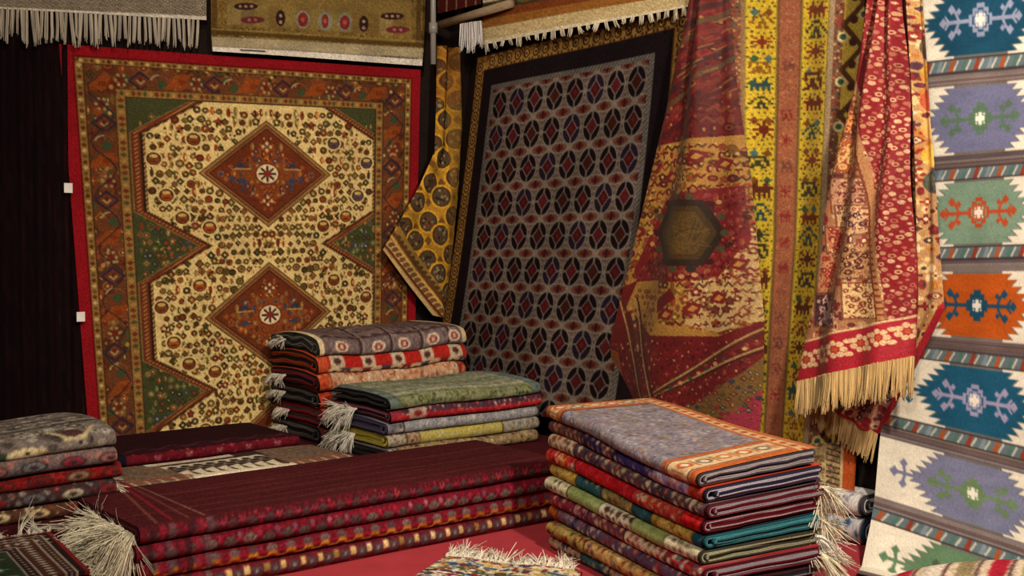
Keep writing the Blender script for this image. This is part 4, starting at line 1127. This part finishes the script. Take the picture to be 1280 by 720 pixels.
# ---- S1 left stack (five rugs)
def left_stack():
    a1 = along(146, 1.2); L = .80
    st = Stack(room(a1 + L, 1.2)[:2], LW, LN, L, .46, PL, lambda x, y: 1 + .05 * (x - .4) + .02 * np.sin(x * 11) - .05 * np.exp(-np.maximum(y, 0) / .05) + .04 * np.sin(np.clip(y / .46, 0, 1) * 3.14))
    def birdtop(L, A, f0, fa, rng):
        c = Cv(0, L, 0, A, 300, '#6f655f')
        c.scatter(.04, ['#8d837a', '#4a423f', '#a39a90', '#5a504c', '#7a7068'], ['#3a3432', '#9a9086'], ['#b5aa9c', '#2e2826'], rng, size=(.35, .6))
        x = .46; y = fa
        c.ell(x - .05, f0 + .015, .09, .025, '#2a4a34'); c.ell(x + .05, f0 + .03, .055, .024, '#cdbf98'); c.poly([(x + .09, f0 + .02), (x + .13, f0 + .035), (x + .09, f0 + .045)], '#b59a6a'); c.ell(x + .06, f0 + .034, .008, .007, '#2a1a18')
        c.line([(.60, fa + .06), (.64, fa - .015), (.70, fa - .015), (.75, fa + .06)], .014, '#b3a27c'); c.ell(.67, fa + .02, .03, .03, '#4a3230'); c.line([(0, fa + .1), (L, fa + .14)], .016, '#3d3836'); c.line([(0, fa + .13), (L, fa + .17)], .012, '#968c82')
        c.line([(.02, fa + .22), (L, fa + .25)], .02, '#4a4441'); return c
    def leafy(bg, cols, big):
        def f(L, A, f0, fa, rng):
            c = Cv(0, L, 0, A, 280, bg); c.scatter(.035, cols, cols, cols, rng, size=(.35, .6), spy=.026)
            for k in range(7):
                x = .06 + k * .12; cc = big[k % len(big)]; m = (f0 + fa) / 2; c.ell(x, m, .042, .02, '#3a2a2a'); c.ell(x, m, .034, .015, cc); c.ell(x, m, .014, .007, '#3a2626')
            return c
        return f
    M = [('cream and brown leaf-patterned folded rug, lowest in the left-hand stack', leafy('#5a3a2c', ['#cbb488', '#4a2a20', '#7a3a24', '#d3c09a'], ['#d0bc90', '#c2a878', '#6a2420'])),
         ('dark folded rug with grey zigzags, second lowest in the left-hand stack', leafy('#3c2a2c', ['#5a5458', '#6a2024', '#857c74', '#2e2426'], ['#7a2428', '#5c5a60', '#a39a84'])),
         ('red folded rug in the middle of the left-hand stack', leafy('#7d1c1e', ['#8f2622', '#5d1418', '#962e28'], ['#8a201e', '#6a1a1c', '#8a6a50'])),
         ('grey and dusty-pink folded rug, second from top in the left-hand stack', leafy('#6a5a58', ['#8a6a68', '#574c4c', '#95605c', '#4d5058'], ['#8d5a58', '#6a6a70', '#7a2a3a'])),
         ('grey rug with cream bird and dark green leaf, on top of the left-hand stack', birdtop)]
    for i, (lb, f) in enumerate(M):
        folded(st, .053, lb, f, '#4a2428', '#857468', 110 + i, nx=190, n_top=40 if i == 4 else 4, wavy=4 if i == 4 else 1.4, jit=.016,
               fr=[(L, L, .02, .2, 1, -.3, .05, 220, '#d0c6b0')] if i in (0, 1) else None)


left_stack()

# ---- S8 the big stack at front right (ten rugs)
def front_stack():
    st = Stack((.122, 3.95), (.42, -.9075), (.9075, .42), .92, .41, 0.0, lambda x, y: 1.02 - .14 * x / .92 + .08 * y / .41 * x / .92 + .012 * np.sin(x * 7))
    cr = '#d5c8aa'
    def toprug(L, A, f0, fa, rng):
        c = Cv(0, L, 0, A, 330, '#7f7884')
        c.scatter(.03, ['#968f9a', '#6a6470', '#85705f', '#9f98a2'], ['#665f6c', '#94867c'], ['#54484e', '#aaa4aa', '#9a5a40'], rng, size=(.36, .6), kinds=(0, 2, 6, 7))
        def bord(x0, x1):
            c.rect(x0, 0, x1, A, '#cdb08a'); m = (x0 + x1) / 2; c.rect(x0, 0, x0 + .018, A, '#a8552c'); c.rect(x1 - .018, 0, x1, A, '#a8552c'); c.rect(x0 + .02, 0, x0 + .026, A, '#5a2a20'); c.rect(x1 - .026, 0, x1 - .02, A, '#5a2a20')
            y = 0; k = 0
            while y < A:
                c.ell(m, y, .026, .024, ['#b0502a', '#6a5a4c', '#b86a34'][k % 3]); c.ell(m, y, .015, .013, cr); c.rect(m - .03, y + .03, m + .03, y + .036, '#8a4a2c'); y += .066; k += 1
        bord(0, .115); bord(L - .17, L - .015); c.rect(L - .02, 0, L, A, '#b56034'); c.rect(.115, 0, .125, A, '#3a2c34')
        c.rect(0, A - .07, L, A, '#a8623a'); c.rect(0, A - .055, L, A - .02, '#c9a880')
        for k in range(20): c.ell(k * .048, A - .037, .014, .011, '#a04a2a')
        return c
    S = lambda *a: list(a)
    mixp = ['#b0402e', '#d5c8aa', '#4a3a5a', '#c08a4a', '#2f4a5a']
    M = [  # bottom to top
        ('cream folded rug with teal medallions, lowest in the front right stack', S((.25, '#a8987c', ['#7a3a34', '#c9bca0', '#4a4448'], ['#2e2a30']), (.45, '#3f6a6c', ['#c9b48a', '#2e4a50'], None), (1, '#a3927a', ['#8a3a34', '#c9bca0', '#5a5a6a', '#b5803e'], ['#3a2a2a'])), '#3a2226', '#8a8480'),
        ('ochre and brown floral folded rug, second lowest in the front right stack', S((.3, '#a08848', ['#6a3a2a', '#c9b884', '#4a4a3a', '#8a2a28'], ['#3a2a2a']), (1, '#b08a54', ['#8a3a2a', '#d0bc8c', '#5a3a4a', '#7d6a34'], ['#3a2a2a'])), '#8a1e22', '#7a6a60'),
        ('purple folded rug with orange flowers and an orange corner in the front right stack', S((.07, '#b5602c', ['#8a3a20'], None), (.3, '#6a5a78', ['#a84a34', '#c9b8a4', '#3a3050'], None), (1, '#5c4a68', ['#b0563a', '#d0bca4', '#3c2c48', '#8a2e34'], ['#c98a50'])), '#2a2630', '#77727c'),
        ('red-purple and cream floral folded rug, below the pale green one', S((.3, '#7d2c3c', ['#b58a8a', '#4d2440', '#c9b4a0', '#b8402e'], None), (.55, '#6a3a48', ['#c08a6a', '#8a2a34', '#d0b89a'], None), (.8, '#cdbda4', ['#9a2a2c', '#7a6a3a', '#b8685a'], ['#3a4a44']), (1, '#8f2a30', ['#4f8a80', '#d5c8b0', '#6a1a24'], None)), '#5a1a28', '#8d8690'),
        ('pale green folded rug with cream ends in the front right stack', S((.18, '#cdc6a8', ['#b5b08c', '#6a5a4c', '#8f9a70'], ['#4a3a34']), (.42, '#8f9f62', ['#9caa70', '#84955a'], ['#a8b480']), (.62, '#cfc8b0', ['#6a4a3c', '#9fae78', '#3a2c28'], ['#8a3a2a']), (.82, '#93a266', ['#9caa70', '#84955a'], None), (1, '#c9c2a6', ['#a8a888', '#7a6a58'], ['#5a4a3c'])), '#39382f', '#a3ab8a'),
        ('mustard-yellow and teal folded rug, above the pale green one', S((.22, '#bfa24a', ['#c9b268', '#8a6a2c', '#d5c490'], ['#6a4a24']), (.4, '#2c5a66', ['#1f4450', '#3c7078', '#b09a5a'], None), (.6, '#8a7a4a', ['#b59a54', '#4a5a4c', '#7a3a2a', '#c9b88a'], None), (.72, '#2a5662', ['#1f4450', '#3c7078'], None), (.95, '#b59a48', ['#c9b268', '#7a5a28', '#8a7a3c'], None), (1, '#1f4a5a', None, None)), '#1f5560', '#3f7a84'),
        ('bright red folded rug with cream and red floral ends', S((.22, '#b8342c', ['#d5c0a0', '#8a1a1c', '#c9923e'], ['#3a3a44']), (.62, '#b01c26', ['#b8262c', '#981620'], ['#c9604a']), (.9, '#a83a34', ['#d5c4aa', '#8a1a20', '#c98a5a'], ['#3a4a44']), (1, '#b52020', ['#8a1418'], None)), '#5d1424', '#9a8f94'),
        ('dark plum and cream floral folded rug, third from top in the front right stack', S((.2, '#c2b498', ['#5a3a3c', '#a8442e', '#8a7a5c'], None), (1, '#4d3a48', ['#c9b89c', '#8a6a4a', '#8f3a34', '#2e2438', '#a39078'], ['#c9b48a'])), '#5a1c28', '#85808a'),
        ('indigo folded rug with lavender and orange end, directly under the grey-topped rug', S((.25, '#5a3a3a', ['#8a5a4a', '#3a2a34', '#b58a6a'], None), (.5, '#2c2444', ['#a8603a', '#6a5a78', '#c9a888'], None), (.72, '#3f3572', ['#564a8a', '#352c60', '#b08a8a'], None), (.93, '#9a8aa8', ['#6a4a7a', '#c9bccc', '#b86a4a'], None), (1, '#b8402c', ['#8a2a20'], None)), '#2c2a40', '#9c9aa8'),
        ('lavender-grey rug with orange and cream border, on top of the front right stack', toprug, '#3a343a', '#a09aa2')]
    W = st.W
    for i, (lb, sg, p, b) in enumerate(M):
        fr = None
        if i in (0, 1, 3, 4, 5, 7): fr = [(.80, .925, W - .04, W, .45, .7, .075, 330, '#e0dac2' if i % 2 else '#e8e6de')]
        if i == 9: fr = [(.10, .34, W - .01, W - .01, 0, 1, .05, 420, '#dcc39a')]
        folded(st, .0488, lb, sg, p, b, 140 + i, nx=250, n_top=60 if i == 9 else 4, motif=.034, jit=.012, wavy=2.2 if i == 9 else 1.3, fr=fr)


front_stack()

# ================================================================== small things
def leaning_rug():
    rg = random.Random(8); c = Cv(0, .34, 0, .62, 420, '#c2a878')
    c.scatter(.018, ['#4a3a30', '#6a4a3a', '#d5c294', '#8a7a54'], ['#5a4434'], ['#cdb888', '#3a2a24'], rng=rg, size=(.35, .6))
    c.rect(.285, 0, .34, 1, '#b5542a'); c.rect(.275, 0, .285, 1, '#d0b888'); c.rect(.20, 0, .205, 1, '#d5c294'); c.rect(.22, .0, .275, .62, '#8a7458', .35)
    for k in range(26): c.line([(.21, k * .025), (.27, k * .025 + .018)], .006, '#4a3a30')
    c.mottle(.08, 8, 2)
    P, DX, DY, S, T = px_rug([(975, 556, 0), (980, 620, .02), (970, 680, .12), (955, 716, .30)], [(1070, 552, 0), (1066, 620, .02), (1046, 680, .10), (1018, 716, .26)], 110, 170, 'R', .08)
    P[..., 2] = np.maximum(P[..., 2], .012)
    tag(sheet('runner_rug', P, c.read(S * .34, T * .62), WOOL, base=P[-1, 50]), 'tan runner with orange edge curving down behind the front right stack', 'rug')


leaning_rug()


def background_rugs():
    o = CORNER + RD * 2.47 + LD * .155; st = Stack(o[:2], (RD[0], RD[1]), (-LD[0], -LD[1]), .15, .13, 0.0)
    folded(st, .10, 'blue, black and white folded rug on the floor beneath the white-topped one', [(1, '#b5b4bc', ['#2a3a50', '#d8d6d6', '#3a5a7a'], ['#1c1c24'])], '#22344a', '#c9c8cc', 170, nx=60, motif=.05, jit=.004)
    folded(st, .08, 'white folded rug on the floor in the dark gap beside the white kilim', [(1, '#cfcdd0', ['#d8d6d6', '#b5b4bc', '#8a8a94'], ['#b5b4bc'])], '#3a3a40', '#c9c8cc', 171, nx=60, n_top=10, motif=.05, jit=.004)


background_rugs()


def floor_rug():
    # flat striped rug end at the bottom centre
    A = on_level(556, 701, 0); B = on_level(728, 719, 0); u = (B - A) / np.linalg.norm(B - A); v = np.array([u[1], -u[0], 0])
    W = np.linalg.norm(B - A); nx, ny = 120, 90; s = np.linspace(0, W, nx)[None]; t = np.linspace(0, .55, ny)[:, None]
    P = A + u * (s + 0 * t)[..., None] + v * (t + 0 * s)[..., None] + UP * (.014 + .004 * np.sin(s * 22) + 0 * t)[..., None]
    rg = random.Random(3); c = Cv(0, W, 0, .55, 360, '#cbbf9f')
    for k in range(18):
        c.rect(0, k * .03, W, k * .03 + .02, ['#7a2a34', '#c9bc9c', '#3a4a6a', '#b08a4a', '#5a6a4a', '#2e2a34'][k % 6])
    c.scatter(.032, ['#d5c8a8', '#8a2a34', '#37507a', '#c09a4a', '#4a5a3a', '#d8d2c4'], ['#3a2a34', '#c9bc9c'], ['#7a2a2a', '#d8d2c4'], rg, size=(.4, .65))
    Th = thing('floor_rug', 'multicoloured rug end with white fringe lying on the red floor', 'rug', P[0, nx // 2])
    sheet('pile', P, c.read(s + 0 * t, t + 0 * s), WOOL, Th, toward=UP, thick=.010)
    e = P[0][::8]; fringe('fringe', Th, e, np.tile(-v + UP * .5, (len(e), 1)), .055, '#e4dccb', 9, n=900, droop=.5, spread=.3, wd=.0022, curl=.35)


floor_rug()


def corner_rug():
    # flat rug at bottom left with white-lined border
    rg = random.Random(6)
    st_z = .17
    A = on_level(62, 664, st_z); u = np.array([-.78, -.626, 0]); v = (on_level(122, 722, st_z) - A); v /= np.linalg.norm(v)
    nx, ny = 170, 170; W, Hh = .6, .5; s = np.linspace(0, W, nx)[None]; t = np.linspace(0, Hh, ny)[:, None]
    f = smooth_noise(4)
    P = A + u * (s + 0 * t)[..., None] + v * (t + 0 * s)[..., None] + UP * (.004 * f(s * 12, t * 12))[..., None]
    c = Cv(0, W, 0, Hh, 420, '#3a1d1e')
    d = np.minimum(c.X, c.Y * 1.0)
    for lo, hi, cc in ((0, .012, '#7a2426'), (.012, .03, '#2a1a1a'), (.03, .035, '#b5aa9a'), (.035, .06, '#3a2422'), (.06, .065, '#b5aa9a'), (.065, .12, '#4a2c28'), (.12, .125, '#b5aa9a'), (.125, .15, '#2c1a1a'), (.15, .155, '#a89c8a'), (.155, 9, '#2e3a2c')):
        c.put((d >= lo) & (d < hi), cc)
    for k in range(22):
        for q, w2, cc in ((.092, .014, '#a89c8c'), (.047, .006, '#8a7a6c'), (.137, .006, '#8a7a6c')):
            c.dia(q, k * .028, w2, .010, cc); c.dia(k * .028, q, .010, w2, cc)
    c.scatter(.05, ['#3f6a4a', '#6a5a48', '#7a2a28', '#8a8474'], ['#2a2420'], ['#b5aa9a'], rg, box=(.17, W, .17, Hh), size=(.35, .6))
    Th = thing('bordered_rug', 'dark rug with white-lined geometric border and ragged white fringe at bottom left', 'rug', (A + u * W / 2 + v * Hh / 2) * np.array([1, 1, 0]))
    sheet('pile', P, c.read(s + 0 * t, t + 0 * s), WOOL, Th, toward=UP, thick=.012)
    # lower folds of the same rug carry its top
    for k in range(3):
        z = st_z - .016 - k * .052
        V = []
        prof = [(0, 0), (-.010, -.008), (-.016, -.025), (-.010, -.042), (0, -.050)]
        lo = [(W, 0), (0, 0), (0, Hh)]
        rowsP = []
        for (o_, dz) in prof:
            rowsP.append([A + u * W - v * o_ * 0 + v * o_ + UP * (z - st_z + dz), A + u * o_ + v * o_ + UP * (z - st_z + dz), A + v * Hh + u * o_ + UP * (z - st_z + dz)])
        Pq = np.array(rowsP); tt = np.linspace(0, 2, 81); i = np.minimum(tt.astype(int), 1); fq = (tt - i)[None, :, None]
        Pq = Pq[:, i] * (1 - fq) + Pq[:, i + 1] * fq
        cc = np.tile(hx(['#7a1e24', '#5a1a20', '#6a2428'][k]), (5, 81, 1)) * np.random.default_rng(k).uniform(.75, 1.15, (1, 81, 1))
        raw_mesh('fold', Pq.reshape(-1, 3), gridq(5, 81), np.clip(cc, 0, 1).reshape(-1, 3), WOOL, Th)
    e = P[0][::8] - UP * .0; fringe('fringe', Th, e, np.tile(-v * .8 + UP * .12, (len(e), 1)), .06, '#d0c8ba', 12, n=600, droop=.3, spread=.35, wd=.0022, curl=.4)


corner_rug()


def striped_bundle():
    # red and white striped textile heaped at the bottom right
    C0 = np.array([1.47, 2.98, 0]); nx, ny = 150, 110
    s = np.linspace(-1, 1, nx)[None]; t = np.linspace(0, 1, ny)[:, None]; f = smooth_noise(15)
    x = s * .50 + 0 * t; ang = t * math.pi
    y = .20 * np.cos(ang) * (1 - .15 * s * s) + 0 * x
    z = .205 * np.sin(ang) ** .7 * (1 - .55 * np.abs(s) ** 2.2) + .012 * f(s * 6, t * 9) * np.sin(ang)
    ax = np.array([.80, -.6, 0]); ay = np.array([.6, .8, 0])
    P = C0 + ax * x[..., None] + ay * y[..., None] + UP * np.maximum(z, .006)[..., None]
    c = Cv(-1, 1, 0, 1, 160, '#cbb9a4')
    for k in range(13):
        x0 = -1 + k * .17
        c.poly([(x0, 0), (x0 + .09, 0), (x0 + .22, 1), (x0 + .13, 1)], ['#b02a3c', '#d8ccc0', '#8a7a5c', '#a82436', '#8f8a5a', '#c9b8b0'][k % 6]); c.line([(x0 + .11, 0), (x0 + .24, 1)], .02, '#5a3a3a')
    tag(sheet('striped_textile', P, c.read(s + 0 * t, t + 0 * s), FLAT, base=C0, toward=UP, thick=.006), 'red and white striped textile heaped at the foot of the white kilim', 'textile')


striped_bundle()
